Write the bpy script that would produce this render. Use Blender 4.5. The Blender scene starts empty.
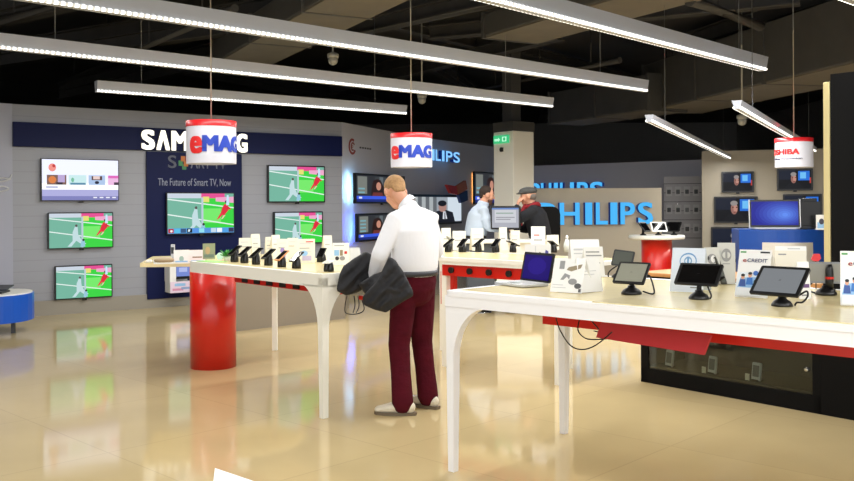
import bpy, bmesh, math, random
from mathutils import Vector, Matrix
random.seed(7)
sc = bpy.context.scene
COL = sc.collection
PI = math.pi
# ------------------------------------------------------------------ camera
F = 880.0; CX = 427.0; CY = 205.0; EYE = 1.474; ROLL = 0.006
RV = Vector((math.cos(ROLL), 0, -math.sin(ROLL)))
UV = Vector((math.sin(ROLL), 0, math.cos(ROLL)))
CAM = Vector((0, 0, EYE))
cam = bpy.data.cameras.new('camera'); co = bpy.data.objects.new('camera', cam); COL.objects.link(co)
cam.sensor_width = 36.0; cam.lens = F / 854.0 * 36.0
cam.shift_y = -(240.5 - CY) / 854.0; cam.clip_end = 200
M = Matrix((( RV.x, UV.x, 0), (RV.y, UV.y, -1), (RV.z, UV.z, 0)))
co.matrix_world = Matrix.Translation(CAM) @ M.to_4x4()
sc.camera = co
def ray(px, py):
    return Vector((0, 1, 0)) + RV * ((px - CX) / F) - UV * ((py - CY) / F)
def D(px, py, d):
    return CAM + ray(px, py) * d
def P(px, py, z=0.0):
    r = ray(px, py); return CAM + r * ((z - EYE) / r.z)
# ------------------------------------------------------------------ materials
def lin(c):
    f = lambda v: v / 12.92 if v <= 0.04045 else ((v + 0.055) / 1.055) ** 2.4
    return tuple(f(v / 255.0) for v in c) + (1.0,)
MATS = {}
def mat(name, rgb, rough=0.5, metal=0.0, spec=0.5, noise=0.0, nscale=30.0, bump=0.0, bscale=60.0, coat=0.0, trans=0.0, stretch=None):
    if name in MATS: return MATS[name]
    m = bpy.data.materials.new(name); m.use_nodes = True
    nt = m.node_tree; b = nt.nodes['Principled BSDF']
    c = lin(rgb)
    b.inputs['Base Color'].default_value = c
    b.inputs['Roughness'].default_value = rough; b.inputs['Metallic'].default_value = metal
    b.inputs['Specular IOR Level'].default_value = spec
    b.inputs['Coat Weight'].default_value = coat
    b.inputs['Transmission Weight'].default_value = trans
    if noise or bump:
        tc = nt.nodes.new('ShaderNodeTexCoord'); mp = nt.nodes.new('ShaderNodeMapping')
        nt.links.new(tc.outputs['Object'], mp.inputs['Vector'])
        if stretch: mp.inputs['Scale'].default_value = stretch
    if noise:
        n = nt.nodes.new('ShaderNodeTexNoise'); n.inputs['Scale'].default_value = nscale; n.inputs['Detail'].default_value = 4
        nt.links.new(mp.outputs['Vector'], n.inputs['Vector'])
        r = nt.nodes.new('ShaderNodeValToRGB')
        r.color_ramp.elements[0].position = 0.3; r.color_ramp.elements[1].position = 0.7
        r.color_ramp.elements[0].color = tuple(v * (1 - noise) for v in c[:3]) + (1,)
        r.color_ramp.elements[1].color = tuple(min(1, v * (1 + noise)) for v in c[:3]) + (1,)
        nt.links.new(n.outputs['Fac'], r.inputs['Fac']); nt.links.new(r.outputs['Color'], b.inputs['Base Color'])
    if bump:
        n2 = nt.nodes.new('ShaderNodeTexNoise'); n2.inputs['Scale'].default_value = bscale; n2.inputs['Detail'].default_value = 3
        nt.links.new(mp.outputs['Vector'], n2.inputs['Vector'])
        bp = nt.nodes.new('ShaderNodeBump'); bp.inputs['Strength'].default_value = bump; bp.inputs['Distance'].default_value = 0.02
        nt.links.new(n2.outputs['Fac'], bp.inputs['Height']); nt.links.new(bp.outputs['Normal'], b.inputs['Normal'])
    MATS[name] = m; return m
def em(name, rgb, strength=1.0):
    if name in MATS: return MATS[name]
    m = mat(name, (8, 8, 8), 0.3, spec=.12)
    b = m.node_tree.nodes['Principled BSDF']
    b.inputs['Emission Color'].default_value = lin(rgb); b.inputs['Emission Strength'].default_value = strength
    return m
def E(r, g, b, s=1.0):       # lit picture colour on a screen
    return em('screen_%d_%d_%d_%d' % (r, g, b, int(s * 100)), (r, g, b), s)
def K(r, g, b):              # printed colour on paper
    return mat('print_%d_%d_%d' % (r, g, b), (r, g, b), 0.55)
def floor_mat():
    m = bpy.data.materials.new('polished_floor_tiles'); m.use_nodes = True
    nt = m.node_tree; b = nt.nodes['Principled BSDF']
    tc = nt.nodes.new('ShaderNodeTexCoord'); mp = nt.nodes.new('ShaderNodeMapping')
    mp.inputs['Rotation'].default_value = (0, 0, math.radians(43.8))
    mp.inputs['Location'].default_value = (0.24, -0.08, 0)
    br = nt.nodes.new('ShaderNodeTexBrick'); br.offset = 0.0
    br.inputs['Scale'].default_value = 1.0; br.inputs['Mortar Size'].default_value = 0.005
    br.inputs['Brick Width'].default_value = 1.2; br.inputs['Row Height'].default_value = 1.2
    br.inputs['Mortar Smooth'].default_value = 0.3
    base = lin(FLOORC)
    br.inputs['Color1'].default_value = base
    br.inputs['Color2'].default_value = tuple(v * 0.95 for v in base[:3]) + (1,)
    br.inputs['Mortar'].default_value = tuple(v * 0.86 for v in base[:3]) + (1,)
    nt.links.new(tc.outputs['Object'], mp.inputs['Vector']); nt.links.new(mp.outputs['Vector'], br.inputs['Vector'])
    n = nt.nodes.new('ShaderNodeTexNoise'); n.inputs['Scale'].default_value = 1.3; n.inputs['Detail'].default_value = 5
    nt.links.new(tc.outputs['Object'], n.inputs['Vector'])
    mx = nt.nodes.new('ShaderNodeMixRGB'); mx.blend_type = 'MULTIPLY'; mx.inputs['Fac'].default_value = 0.22
    nt.links.new(br.outputs['Color'], mx.inputs['Color1']); nt.links.new(n.outputs['Fac'], mx.inputs['Color2'])
    nt.links.new(mx.outputs['Color'], b.inputs['Base Color'])
    b.inputs['Roughness'].default_value = 0.075; b.inputs['Specular IOR Level'].default_value = 0.34
    n2 = nt.nodes.new('ShaderNodeTexNoise'); n2.inputs['Scale'].default_value = 2.2
    nt.links.new(tc.outputs['Object'], n2.inputs['Vector'])
    bp = nt.nodes.new('ShaderNodeBump'); bp.inputs['Strength'].default_value = 0.012; bp.inputs['Distance'].default_value = 0.05
    nt.links.new(n2.outputs['Fac'], bp.inputs['Height']); nt.links.new(bp.outputs['Normal'], b.inputs['Normal'])
    return m
def slat_mat(name, rgb, pitch=0.15):
    m = bpy.data.materials.new(name); m.use_nodes = True
    nt = m.node_tree; b = nt.nodes['Principled BSDF']
    tc = nt.nodes.new('ShaderNodeTexCoord'); sp = nt.nodes.new('ShaderNodeSeparateXYZ')
    nt.links.new(tc.outputs['Object'], sp.inputs[0])
    d = nt.nodes.new('ShaderNodeMath'); d.operation = 'DIVIDE'; d.inputs[1].default_value = pitch
    fr = nt.nodes.new('ShaderNodeMath'); fr.operation = 'FRACT'
    lt = nt.nodes.new('ShaderNodeMath'); lt.operation = 'LESS_THAN'; lt.inputs[1].default_value = 0.07
    nt.links.new(sp.outputs['Z'], d.inputs[0]); nt.links.new(d.outputs[0], fr.inputs[0]); nt.links.new(fr.outputs[0], lt.inputs[0])
    mx = nt.nodes.new('ShaderNodeMixRGB'); c = lin(rgb)
    mx.inputs['Color1'].default_value = c; mx.inputs['Color2'].default_value = tuple(v * 0.88 for v in c[:3]) + (1,)
    nt.links.new(lt.outputs[0], mx.inputs['Fac']); nt.links.new(mx.outputs['Color'], b.inputs['Base Color'])
    b.inputs['Roughness'].default_value = 0.35
    return m
def led_mat():
    m = bpy.data.materials.new('led_strip_lit'); m.use_nodes = True
    nt = m.node_tree; b = nt.nodes['Principled BSDF']
    b.inputs['Base Color'].default_value = (0.7, 0.7, 0.72, 1)
    tc = nt.nodes.new('ShaderNodeTexCoord'); sp = nt.nodes.new('ShaderNodeSeparateXYZ')
    nt.links.new(tc.outputs['Object'], sp.inputs[0])
    d = nt.nodes.new('ShaderNodeMath'); d.operation = 'DIVIDE'; d.inputs[1].default_value = 0.045
    fr = nt.nodes.new('ShaderNodeMath'); fr.operation = 'FRACT'
    lt = nt.nodes.new('ShaderNodeMath'); lt.operation = 'LESS_THAN'; lt.inputs[1].default_value = 0.55
    mu = nt.nodes.new('ShaderNodeMath'); mu.operation = 'MULTIPLY_ADD'; mu.inputs[1].default_value = 3.2; mu.inputs[2].default_value = 0.5
    nt.links.new(sp.outputs['X'], d.inputs[0]); nt.links.new(d.outputs[0], fr.inputs[0]); nt.links.new(fr.outputs[0], lt.inputs[0])
    nt.links.new(lt.outputs[0], mu.inputs[0]); nt.links.new(mu.outputs[0], b.inputs['Emission Strength'])
    b.inputs['Emission Color'].default_value = (1.0, 0.97, 0.86, 1)
    return m
def glass_mat():
    m = bpy.data.materials.new('clear_glass'); m.use_nodes = True
    nt = m.node_tree; nt.nodes.clear()
    o = nt.nodes.new('ShaderNodeOutputMaterial'); mx = nt.nodes.new('ShaderNodeMixShader')
    t = nt.nodes.new('ShaderNodeBsdfTransparent'); g = nt.nodes.new('ShaderNodeBsdfGlossy'); g.inputs['Roughness'].default_value = 0.03
    t.inputs['Color'].default_value = (0.86, 0.9, 0.87, 1)
    fz = nt.nodes.new('ShaderNodeFresnel'); fz.inputs['IOR'].default_value = 1.5
    nt.links.new(fz.outputs[0], mx.inputs['Fac']); nt.links.new(t.outputs[0], mx.inputs[1]); nt.links.new(g.outputs[0], mx.inputs[2])
    nt.links.new(mx.outputs[0], o.inputs['Surface'])
    return m
FLOORC = (212, 190, 142)
WHITE = mat('white_lacquer', (240, 240, 242), 0.3)
WHITE2 = mat('offwhite_paint', (240, 238, 228), 0.45)
TOP = mat('pale_maple_laminate', (234, 217, 164), 0.22, noise=0.05, nscale=6, stretch=(1, 14, 1))
TOP2 = mat('maple_inlay_laminate', (230, 214, 166), 0.2, noise=0.06, nscale=6, stretch=(1, 14, 1))
RED = mat('red_gloss_paint', (205, 28, 14), 0.3, coat=0.2)
DRED = mat('dull_red_acrylic', (186, 52, 58), 0.35)
BLACK = mat('black_plastic', (14, 14, 15), 0.35)
BLACKM = mat('black_matt_laminate', (11, 11, 12), 0.6, spec=.15)
DGREY = mat('dark_grey_plastic', (48, 50, 54), 0.4)
MGREY = mat('mid_grey_plastic', (116, 118, 120), 0.4)
SILVER = mat('silver_plastic', (205, 206, 208), 0.3, metal=0.3)
CHROME = mat('chrome', (200, 200, 200), 0.15, metal=1.0)
ALU = mat('anodised_aluminium', (184, 188, 200), 0.45)
PAPER = mat('white_card', (244, 243, 240), 0.6)
CREAMP = mat('cream_card', (236, 232, 216), 0.6)
GLASSB = mat('black_screen_glass', (10, 10, 12), 0.06, coat=0.5)
GLASSG = mat('grey_screen_glass', (92, 96, 92), 0.08, coat=0.4)
NAVY = mat('navy_panel', (8, 20, 68), 0.5, spec=.2)
BLUE = mat('blue_laminate', (18, 84, 190), 0.3)
WOODO = mat('orange_wood', (196, 142, 84), 0.3, noise=0.1, nscale=8, stretch=(1, 10, 1))
CEIL = mat('ceiling_charcoal', (60, 58, 58), 0.8, noise=0.2, nscale=1.2)
BEAM = mat('dark_steel_beam', (64, 62, 60), 0.7, noise=0.12, nscale=4)
DUCT = mat('duct_grey', (74, 72, 68), 0.6, noise=0.1, nscale=3)
DUCTB = mat('duct_brown_lit', (104, 96, 82), 0.6, noise=0.08, nscale=3)  # brown paint; the light on the duct undersides is put into its tone
LED = led_mat(); GLASS = glass_mat()
# ------------------------------------------------------------------ mesh helpers
def obj(name, bm, m=None, parent=None, smooth=False, loc=None, rotz=None):
    bmesh.ops.recalc_face_normals(bm, faces=bm.faces)
    me = bpy.data.meshes.new(name); bm.to_mesh(me); bm.free()
    if m is not None:
        for mm in (m if isinstance(m, (list, tuple)) else [m]): me.materials.append(mm)
    if smooth:
        for p in me.polygons: p.use_smooth = True
    o = bpy.data.objects.new(name, me); COL.objects.link(o)
    if parent is not None: o.parent = parent
    if loc is not None: o.location = loc
    if rotz is not None: o.rotation_euler = (0, 0, rotz)
    return o
def tag(o, label, cat, group=None, kind=None):
    o['label'] = label; o['category'] = cat
    if group: o['group'] = group
    if kind: o['kind'] = kind
    return o
def thing(name, label, cat, loc=(0, 0, 0), rotz=0.0, group=None):
    o = bpy.data.objects.new(name, None); o.empty_display_size = 0.1; COL.objects.link(o)
    o.location = loc; o.rotation_euler = (0, 0, rotz)
    return tag(o, label, cat, group)
def struct(name, bm, m, **k):
    o = obj(name, bm, m, **k); o['kind'] = 'structure'; return o
def NB(): return bmesh.new()
def box(bm, c, s, mx=None, mi=0, bev=0.0):
    r = bmesh.ops.create_cube(bm, size=1.0)
    vs = r['verts']
    for v in vs:
        v.co = Vector((v.co.x * s[0] , v.co.y * s[1], v.co.z * s[2]))
    if bev > 0:
        es = list({e for v in vs for e in v.link_edges})
        q = bmesh.ops.bevel(bm, geom=es, offset=bev, segments=2, affect='EDGES', profile=0.5)
        vs = list({v for f in q['faces'] for v in f.verts} | {v for v in vs if v.is_valid})
    for v in vs:
        v.co = v.co + Vector(c)
        if mx is not None: v.co = mx @ v.co
    if mi:
        for f in {f for v in vs for f in v.link_faces}: f.material_index = mi
    return vs
def prism(bm, pts, ext, mi=0):
    """pts: list of Vector (planar loop); ext: Vector"""
    a = [bm.verts.new(Vector(p)) for p in pts]; b = [bm.verts.new(Vector(p) + Vector(ext)) for p in pts]
    n = len(pts); fs = [bm.faces.new(a), bm.faces.new(b[::-1])]
    for i in range(n): fs.append(bm.faces.new((a[i], b[i], b[(i + 1) % n], a[(i + 1) % n])))
    for f in fs: f.material_index = mi
    return fs
def zprism(bm, pts, z0, z1, mi=0):
    return prism(bm, [(p[0], p[1], z0) for p in pts], (0, 0, z1 - z0), mi)
def rrect(w, h, r, n=4, cx=0, cy=0):
    o = []
    for (sx, sy, a0) in ((1, 1, 0), (-1, 1, 90), (-1, -1, 180), (1, -1, 270)):
        for k in range(n + 1):
            a = math.radians(a0 + 90.0 * k / n)
            o.append((cx + sx * (w / 2 - r) + r * math.cos(a), cy + sy * (h / 2 - r) + r * math.sin(a)))
    return o
def slab(bm, w, h, t, r, mx=None, mi=0):
    """rounded slab in local XZ, faces -Y, front at y=0, back at y=t"""
    pts = [Vector((x, 0, z)) for x, z in rrect(w, h, r)]
    e = Vector((0, t, 0))
    if mx is not None:
        pts = [mx @ p for p in pts]; e = mx.to_3x3() @ e
    return prism(bm, pts, e, mi)
def lathe(bm, prof, n=24, c=(0, 0, 0), mx=None, mi=0, caps=True):
    rings = []
    for r, z in prof:
        ring = []
        for k in range(n):
            a = 2 * PI * k / n; v = Vector((c[0] + r * math.cos(a), c[1] + r * math.sin(a), c[2] + z))
            if mx is not None: v = mx @ v
            ring.append(bm.verts.new(v))
        rings.append(ring)
    for a, b in zip(rings, rings[1:]):
        for k in range(n):
            f = bm.faces.new((a[k], a[(k + 1) % n], b[(k + 1) % n], b[k])); f.material_index = mi; f.smooth = True
    if caps:
        for ring in (rings[0], rings[-1]):
            f = bm.faces.new(ring); f.material_index = mi
def frame_of(t):
    t = t.normalized(); up = Vector((0, 0, 1)) if abs(t.z) < 0.9 else Vector((0, 1, 0))
    a = t.cross(up).normalized(); b = a.cross(t).normalized(); return a, b
def tube(bm, pts, r, n=8, mi=0):
    pts = [Vector(p) for p in pts]; rings = []; prev = None
    for i, p in enumerate(pts):
        t = (pts[min(i + 1, len(pts) - 1)] - pts[max(i - 1, 0)]).normalized()
        if prev is None: a, b = frame_of(t)
        else:
            a = (prev - t * prev.dot(t)).normalized(); b = t.cross(a)
        prev = a
        rr = r[i] if isinstance(r, (list, tuple)) else r
        rings.append([bm.verts.new(p + a * rr * math.cos(2 * PI * k / n) + b * rr * math.sin(2 * PI * k / n)) for k in range(n)])
    for A, B in zip(rings, rings[1:]):
        for k in range(n):
            f = bm.faces.new((A[k], A[(k + 1) % n], B[(k + 1) % n], B[k])); f.material_index = mi; f.smooth = True
    for ring in (rings[0], rings[-1]):
        f = bm.faces.new(ring); f.material_index = mi
def spline(pts, n=6):
    pts = [Vector(p) for p in pts]; out = []
    for i in range(len(pts) - 1):
        p0, p1, p2, p3 = pts[max(i - 1, 0)], pts[i], pts[i + 1], pts[min(i + 2, len(pts) - 1)]
        for k in range(n):
            t = k / n
            out.append(0.5 * ((2 * p1) + (p2 - p0) * t + (2 * p0 - 5 * p1 + 4 * p2 - p3) * t * t + (3 * p1 - p0 - 3 * p2 + p3) * t ** 3))
    return out + [pts[-1]]
def ell(cx, cy, rx, ry, n=14):
    return [(cx + rx * math.cos(2 * PI * k / n), cy + ry * math.sin(2 * PI * k / n)) for k in range(n)]
def R4(x0, y0, x1, y1): return [(x0, y0), (x1, y0), (x1, y1), (x0, y1)]
def picture(bm, mats, w, h, shapes, mx=None, y0=0.0, step=0.0006, x0=None, z0=None):
    """flat printed/lit shapes: unit coords (0..1) on a w x h rectangle facing local -Y; appends to bm"""
    x0 = -w / 2 if x0 is None else x0; z0 = 0.0 if z0 is None else z0
    for i, (m, pts) in enumerate(shapes):
        if m not in mats: mats.append(m)
        vs = []
        for p in pts:
            v = Vector((x0 + p[0] * w, y0 - i * step, z0 + p[1] * h))
            if mx is not None: v = mx @ v
            vs.append(bm.verts.new(v))
        f = bm.faces.new(vs); f.material_index = mats.index(m)
def fit_text(body, w, h, depth=0.0, bold=0.0, spacing=1.0):
    V, Fc = fit_plain(body, w, h, depth, 0.0, spacing)
    if bold <= 0: return V, Fc
    bx, bz = bold * h * 0.85, bold * h * 0.6
    bx = min(bx, w * 0.12)
    kx, kz = (w - 2 * bx) / w, (h - 2 * bz) / h
    V0 = [Vector((v.x * kx, v.y * kz, v.z)) for v in V]; V2, F2 = [], []
    for dx in (-1, -.33, .33, 1):
        for dz in (-1, 0, 1):
            o = len(V2); V2 += [v + Vector((dx * bx, dz * bz, 0)) for v in V0]; F2 += [tuple(i + o for i in f) for f in Fc]
    return V2, F2
def fit_plain(body, w, h, depth=0.0, bold=0.0, spacing=1.0):
    """text mesh verts+faces fitted to a w x h box, centred at origin, XY plane, z = depth"""
    cu = bpy.data.curves.new('t', 'FONT'); cu.body = body; cu.size = 1.0; cu.offset = bold; cu.space_character = spacing
    cu.resolution_u = 4; cu.extrude = 0.5 if depth > 0 else 0.0
    ob = bpy.data.objects.new('t', cu); COL.objects.link(ob)
    dg = bpy.context.evaluated_depsgraph_get(); dg.update()
    me = bpy.data.meshes.new_from_object(ob.evaluated_get(dg))
    xs = [v.co.x for v in me.vertices]; ys = [v.co.y for v in me.vertices]
    a, b, c, d = min(xs), max(xs), min(ys), max(ys)
    V = [Vector(((v.co.x - (a + b) / 2) / (b - a) * w, (v.co.y - (c + d) / 2) / (d - c) * h, v.co.z * depth)) for v in me.vertices]
    Fc = [tuple(p.vertices) for p in me.polygons]
    bpy.data.objects.remove(ob); bpy.data.curves.remove(cu); bpy.data.meshes.remove(me)
    return V, Fc
def add_text(bm, body, w, h, c, depth=0.0, bold=0.0, spacing=1.0, mx=None, mi=0, side_mi=None, fn=None):
    """upright text facing local -Y centred at c"""
    V, Fc = fit_text(body, w, h, depth, bold, spacing)
    vs = []
    for v in V:
        q = Vector((v.x, -v.z, v.y)) + Vector(c)
        if fn: q = fn(q)
        if mx is not None: q = mx @ q
        vs.append(bm.verts.new(q))
    for f in Fc:
        try: ff = bm.faces.new([vs[i] for i in f])
        except ValueError: continue
        ff.material_index = mi
        if side_mi is not None:
            zs = [V[i].z for i in f]
            if max(zs) - min(zs) > 1e-6: ff.material_index = side_mi
def remesh(name, bm, m, parent, voxel=0.01, smooth=4):
    bmesh.ops.recalc_face_normals(bm, faces=bm.faces)
    me = bpy.data.meshes.new('tmp'); bm.to_mesh(me); bm.free()
    ob = bpy.data.objects.new('tmp', me); COL.objects.link(ob)
    md = ob.modifiers.new('r', 'REMESH'); md.mode = 'VOXEL'; md.voxel_size = voxel
    if smooth:
        ms = ob.modifiers.new('s', 'SMOOTH'); ms.factor = 0.5; ms.iterations = smooth
    dg = bpy.context.evaluated_depsgraph_get(); dg.update()
    me2 = bpy.data.meshes.new_from_object(ob.evaluated_get(dg)); me2.name = name
    bpy.data.objects.remove(ob); bpy.data.meshes.remove(me)
    me2.materials.clear(); me2.materials.append(m)
    for p in me2.polygons: p.use_smooth = True
    o = bpy.data.objects.new(name, me2); COL.objects.link(o)
    if parent is not None: o.parent = parent
    return o
def limb(bm, pts, radii, n=16, side=None):
    """closed tapered tube with rounded ends; radii floats or (a,b): a along 'side'"""
    pts = [Vector(p) for p in pts]; rings = []
    N = len(pts)
    def rad(i):
        r = radii[i]; return (r, r) if not isinstance(r, tuple) else r
    def ring(p, t, ra, rb):
        if side is not None:
            a = Vector(side); a = (a - t * a.dot(t)).normalized(); b = t.cross(a).normalized()
        else: a, b = frame_of(t)
        return [bm.verts.new(p + a * ra * math.cos(2 * PI * k / n) + b * rb * math.sin(2 * PI * k / n)) for k in range(n)]
    t0 = (pts[1] - pts[0]).normalized(); t1 = (pts[-1] - pts[-2]).normalized()
    ra, rb = rad(0); q = min(ra, rb)
    for s, o in ((0.35, 0.92), (0.75, 0.62)): rings.append(ring(pts[0] - t0 * q * o, t0, ra * s, rb * s))
    for i in range(N):
        t = (pts[min(i + 1, N - 1)] - pts[max(i - 1, 0)]).normalized()
        rings.append(ring(pts[i], t, *rad(i)))
    ra, rb = rad(N - 1); q = min(ra, rb)
    for s, o in ((0.75, 0.62), (0.35, 0.92)): rings.append(ring(pts[-1] + t1 * q * o, t1, ra * s, rb * s))
    for A, B in zip(rings, rings[1:]):
        for k in range(n): bm.faces.new((A[k], A[(k + 1) % n], B[(k + 1) % n], B[k])).smooth = True
    bm.faces.new(rings[0]); bm.faces.new(rings[-1])
def ellipsoid(bm, c, r, mx=None, u=18, v=12):
    q = bmesh.ops.create_uvsphere(bm, u_segments=u, v_segments=v, radius=1.0)
    for w in q['verts']:
        w.co = Vector((w.co.x * r[0], w.co.y * r[1], w.co.z * r[2])) + Vector(c)
        if mx is not None: w.co = mx @ w.co
    for f in {f for w in q['verts'] for f in w.link_faces}: f.smooth = True
# ------------------------------------------------------------------ walls in plan
class Wall:
    def __init__(s, p0, p1):
        s.p0 = Vector((p0[0], p0[1], 0)); s.p1 = Vector((p1[0], p1[1], 0))
        s.e = (s.p1 - s.p0).normalized(); s.n = Vector((s.e.y, -s.e.x, 0)); s.th = math.atan2(s.e.y, s.e.x); s.L = (s.p1 - s.p0).length
    def hit(s, px, py, off=0.0):
        r = ray(px, py); t = (s.p0 + s.n * off - CAM).dot(s.n) / r.dot(s.n); return CAM + r * t
    def sz(s, px, py, off=0.0):
        h = s.hit(px, py, off); return (h - s.p0).dot(s.e), h.z
    def at(s, a, z, off=0.0): return s.p0 + s.e * a + s.n * off + Vector((0, 0, z))
    def rect(s, x0, y0, x1, y1, off=0.0):
        ym, xm = (y0 + y1) / 2, (x0 + x1) / 2
        a0, a1 = s.sz(x0, ym, off)[0], s.sz(x1, ym, off)[0]; z1, z0 = s.sz(xm, y0, off)[1], s.sz(xm, y1, off)[1]
        return s.at((a0 + a1) / 2, z0, off), a1 - a0, z1 - z0
# ================================================================== SETTING
bm = NB(); zprism(bm, [(-16, -6), (16, -6), (16, 36), (-16, 36)], -0.1, 0.0); struct('floor', bm, floor_mat())
bm = NB(); zprism(bm, [(-16, -6), (16, -6), (16, 36), (-16, 36)], 4.6, 4.75); struct('ceiling', bm, CEIL)
for nm, pts in (('wall_back', [(-16, 34), (16, 34), (16, 34.2), (-16, 34.2)]), ('wall_left', [(-14.2, -6), (-14, -6), (-14, 34), (-14.2, 34)]), ('wall_right', [(12, -6), (12.2, -6), (12.2, 34), (12, 34)])):
    bm = NB(); zprism(bm, pts, 0, 4.6); struct(nm, bm, mat('charcoal_wall', (150, 147, 144), .8))
b0 = P(22, 317); b1 = P(190, 305)
e1 = (b1 - b0).normalized()
w1_end = b0 + e1 * 4.92
W1 = Wall(b0 - e1 * 2.4, w1_end)
WALLG = slat_mat('grey_slat_wall', (158, 160, 168)); WALLG2 = mat('grey_panel_wall', (214, 213, 222), 0.4)
WALLC = mat('beige_panel', (188, 178, 158), 0.5)
H1 = 2.86
def wallmesh(name, Wl, h, m, t=0.12, z0=0.0):
    bm = NB(); prism(bm, [Vector((0, 0, z0)), Vector((Wl.L, 0, z0)), Vector((Wl.L, 0, h)), Vector((0, 0, h))], (0, t, 0))
    return struct(name, bm, m, loc=Wl.p0, rotz=Wl.th)
wallmesh('wall_display_left', W1, H1, WALLG)
pa = w1_end; pb = D(435, 142, 18.6); pc = D(512, 152, 22.0); pm = D(388, 131, 16.4)
W2a = Wall(pa, pm); W2b = Wall(pm, pb); W2c = Wall(pb, pc)
wallmesh('wall_display_back', W2a, H1, WALLG2); wallmesh('wall_display_centre', W2b, H1, WALLG2); wallmesh('wall_display_corner', W2c, H1, WALLG2)
pd = D(704, 165, 19.0)
W3 = Wall(pc, pd); wallmesh('wall_far', W3, 2.42, WALLG2)
W4 = Wall(D(702, 200, 17.0), D(900, 200, 16.0)); wallmesh('wall_beige', W4, 2.48, WALLC)
def strip(name, Wl, a0, a1, z0, z1, t, m):
    bm = NB(); box(bm, ((a0 + a1) / 2, -t / 2, (z0 + z1) / 2), (a1 - a0, t, z1 - z0)); return struct(name, bm, m, loc=Wl.p0, rotz=Wl.th)
strip('baseboard_left', W1, 0, W1.L, 0, 0.2, 0.03, mat('beige_plinth', (156, 150, 138), 0.4))
strip('baseboard_back', W2a, 0, W2a.L, 0, 0.2, 0.03, MATS['beige_plinth'])
strip('baseboard_far', W3, 0, W3.L, 0, 0.15, 0.03, MATS['beige_plinth'])
# navy fascia and panel behind the television wall
s0, zt = W1.sz(12, 122); s1, _ = W1.sz(340, 138.5)
zb = W1.sz(12, 146.5)[1]
bm = NB(); box(bm, (0, -0.04, 0), (s1 - s0, 0.08, zt - zb), bev=0.006)
tag(obj('fascia_board', bm, NAVY, loc=W1.at((s0 + s1) / 2, (zt + zb) / 2), rotz=W1.th), 'long navy fascia board running along the top of the television wall', 'sign board')
l, w, h = W1.rect(146, 150, 241, 296.5)
bm = NB(); box(bm, (0, -0.025, h / 2 - 0.01), (w, 0.05, zb - l.z + 0.0 - 0.02), bev=0.004)
for v in bm.verts: pass
t = obj('backing_panel', bm, NAVY, loc=(l.x, l.y, l.z), rotz=W1.th)
for v in t.data.vertices: v.co.z += (zb - l.z) / 2 - h / 2 + 0.005
tag(t, 'tall navy panel behind the television above the long low counter', 'wall panel')
strip('trim_1', W1, 0, W1.sz(12.5, 200)[0], 0.2, H1, 0.02, mat('bluish_grey_panel', (170, 172, 186), .35))
q = W1.at(W1.sz(4, 180)[0], D(4, 180, 11).z - .0, .03)
bm = NB()
for pts in ([(-.15, .03), (-.02, .05), (.06, .04), (.09, .1)], [(-.15, -.02), (.0, .01), (.08, .04)], [(-.15, -.08), (-.02, -.06), (.05, -.1), (-.1, -.14)]): tube(bm, spline([(x, 0, z) for x, z in pts], 4), .012, 6)
tag(obj('wall_streaks', bm, SILVER, loc=q, rotz=W1.th), 'silvery looping ornament on the wall at the left frame edge', 'streaks')  # pale looping streaks drawn with silver tubes
# panel texts
l, w, h = W1.rect(158, 177.5, 231, 188, 0.05)
bm = NB(); add_text(bm, 'The Future of Smart TV, Now', w, h * 0.8, (0, -0.002, h / 2), 0.004)
tag(obj('lettering', bm, mat('grey_letters', (150, 156, 172), 0.5), loc=l, rotz=W1.th), 'small grey slogan lettering on the navy wall panel', 'lettering')
l, w, h = W1.rect(168, 156, 226, 168.5, 0.05)
bm = NB(); mats = [MATS['grey_letters'], K(200, 120, 60), K(70, 140, 90), K(190, 60, 60)]
add_text(bm, 'S', w * .14, h, (-w * .43, -0.002, h / 2), 0.004, 0.02)
add_text(bm, 'ART TV', w * .62, h, (w * .19, -0.002, h / 2), 0.004, 0.01)
for k, (dx, dz, c) in enumerate(((-.25, .75, 1), (-.17, .75, 3), (-.29, .4, 2), (-.2, .35, 1), (-.23, .1, 2))):
    box(bm, (w * dx, -0.004, h * dz), (w * .07, 0.006, h * .42), mi=c)
tag(obj('lettering', bm, mats, loc=l, rotz=W1.th), 'grey lettering with one coloured patchwork letter behind the hanging drum sign', 'lettering')
# backlit maker name on the fascia
bm = NB()
mats = [em('letter_face_lit', (255, 250, 235), 1.7), em('letter_side', (120, 110, 90), 0.3)]
names = [('S', 141, 154.5), ('\u039b', 156, 169.5), ('M', 171, 188), ('S', 190, 202), ('U', 204, 217), ('N', 219, 233), ('G', 235.5, 247)]
c0 = W1.at(W1.sz(194, 140, 0.1)[0], 0, 0.08)
zl0, zl1 = W1.sz(194, 151.2, 0.1)[1], W1.sz(194, 131.8, 0.1)[1]
for ch, a, b in names:
    l, w, h = W1.rect(a, 131.8, b, 151.2, 0.1)
    q = (l - c0).dot(W1.e)
    add_text(bm, ch, w, zl1 - zl0, (q, -0.02, (zl0 + zl1) / 2), 0.04, 0.07, mi=0, side_mi=1)
tag(obj('illuminated_lettering', bm, mats, loc=c0, rotz=W1.th), 'backlit cream capital letters on the navy fascia board', 'lettering')
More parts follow.
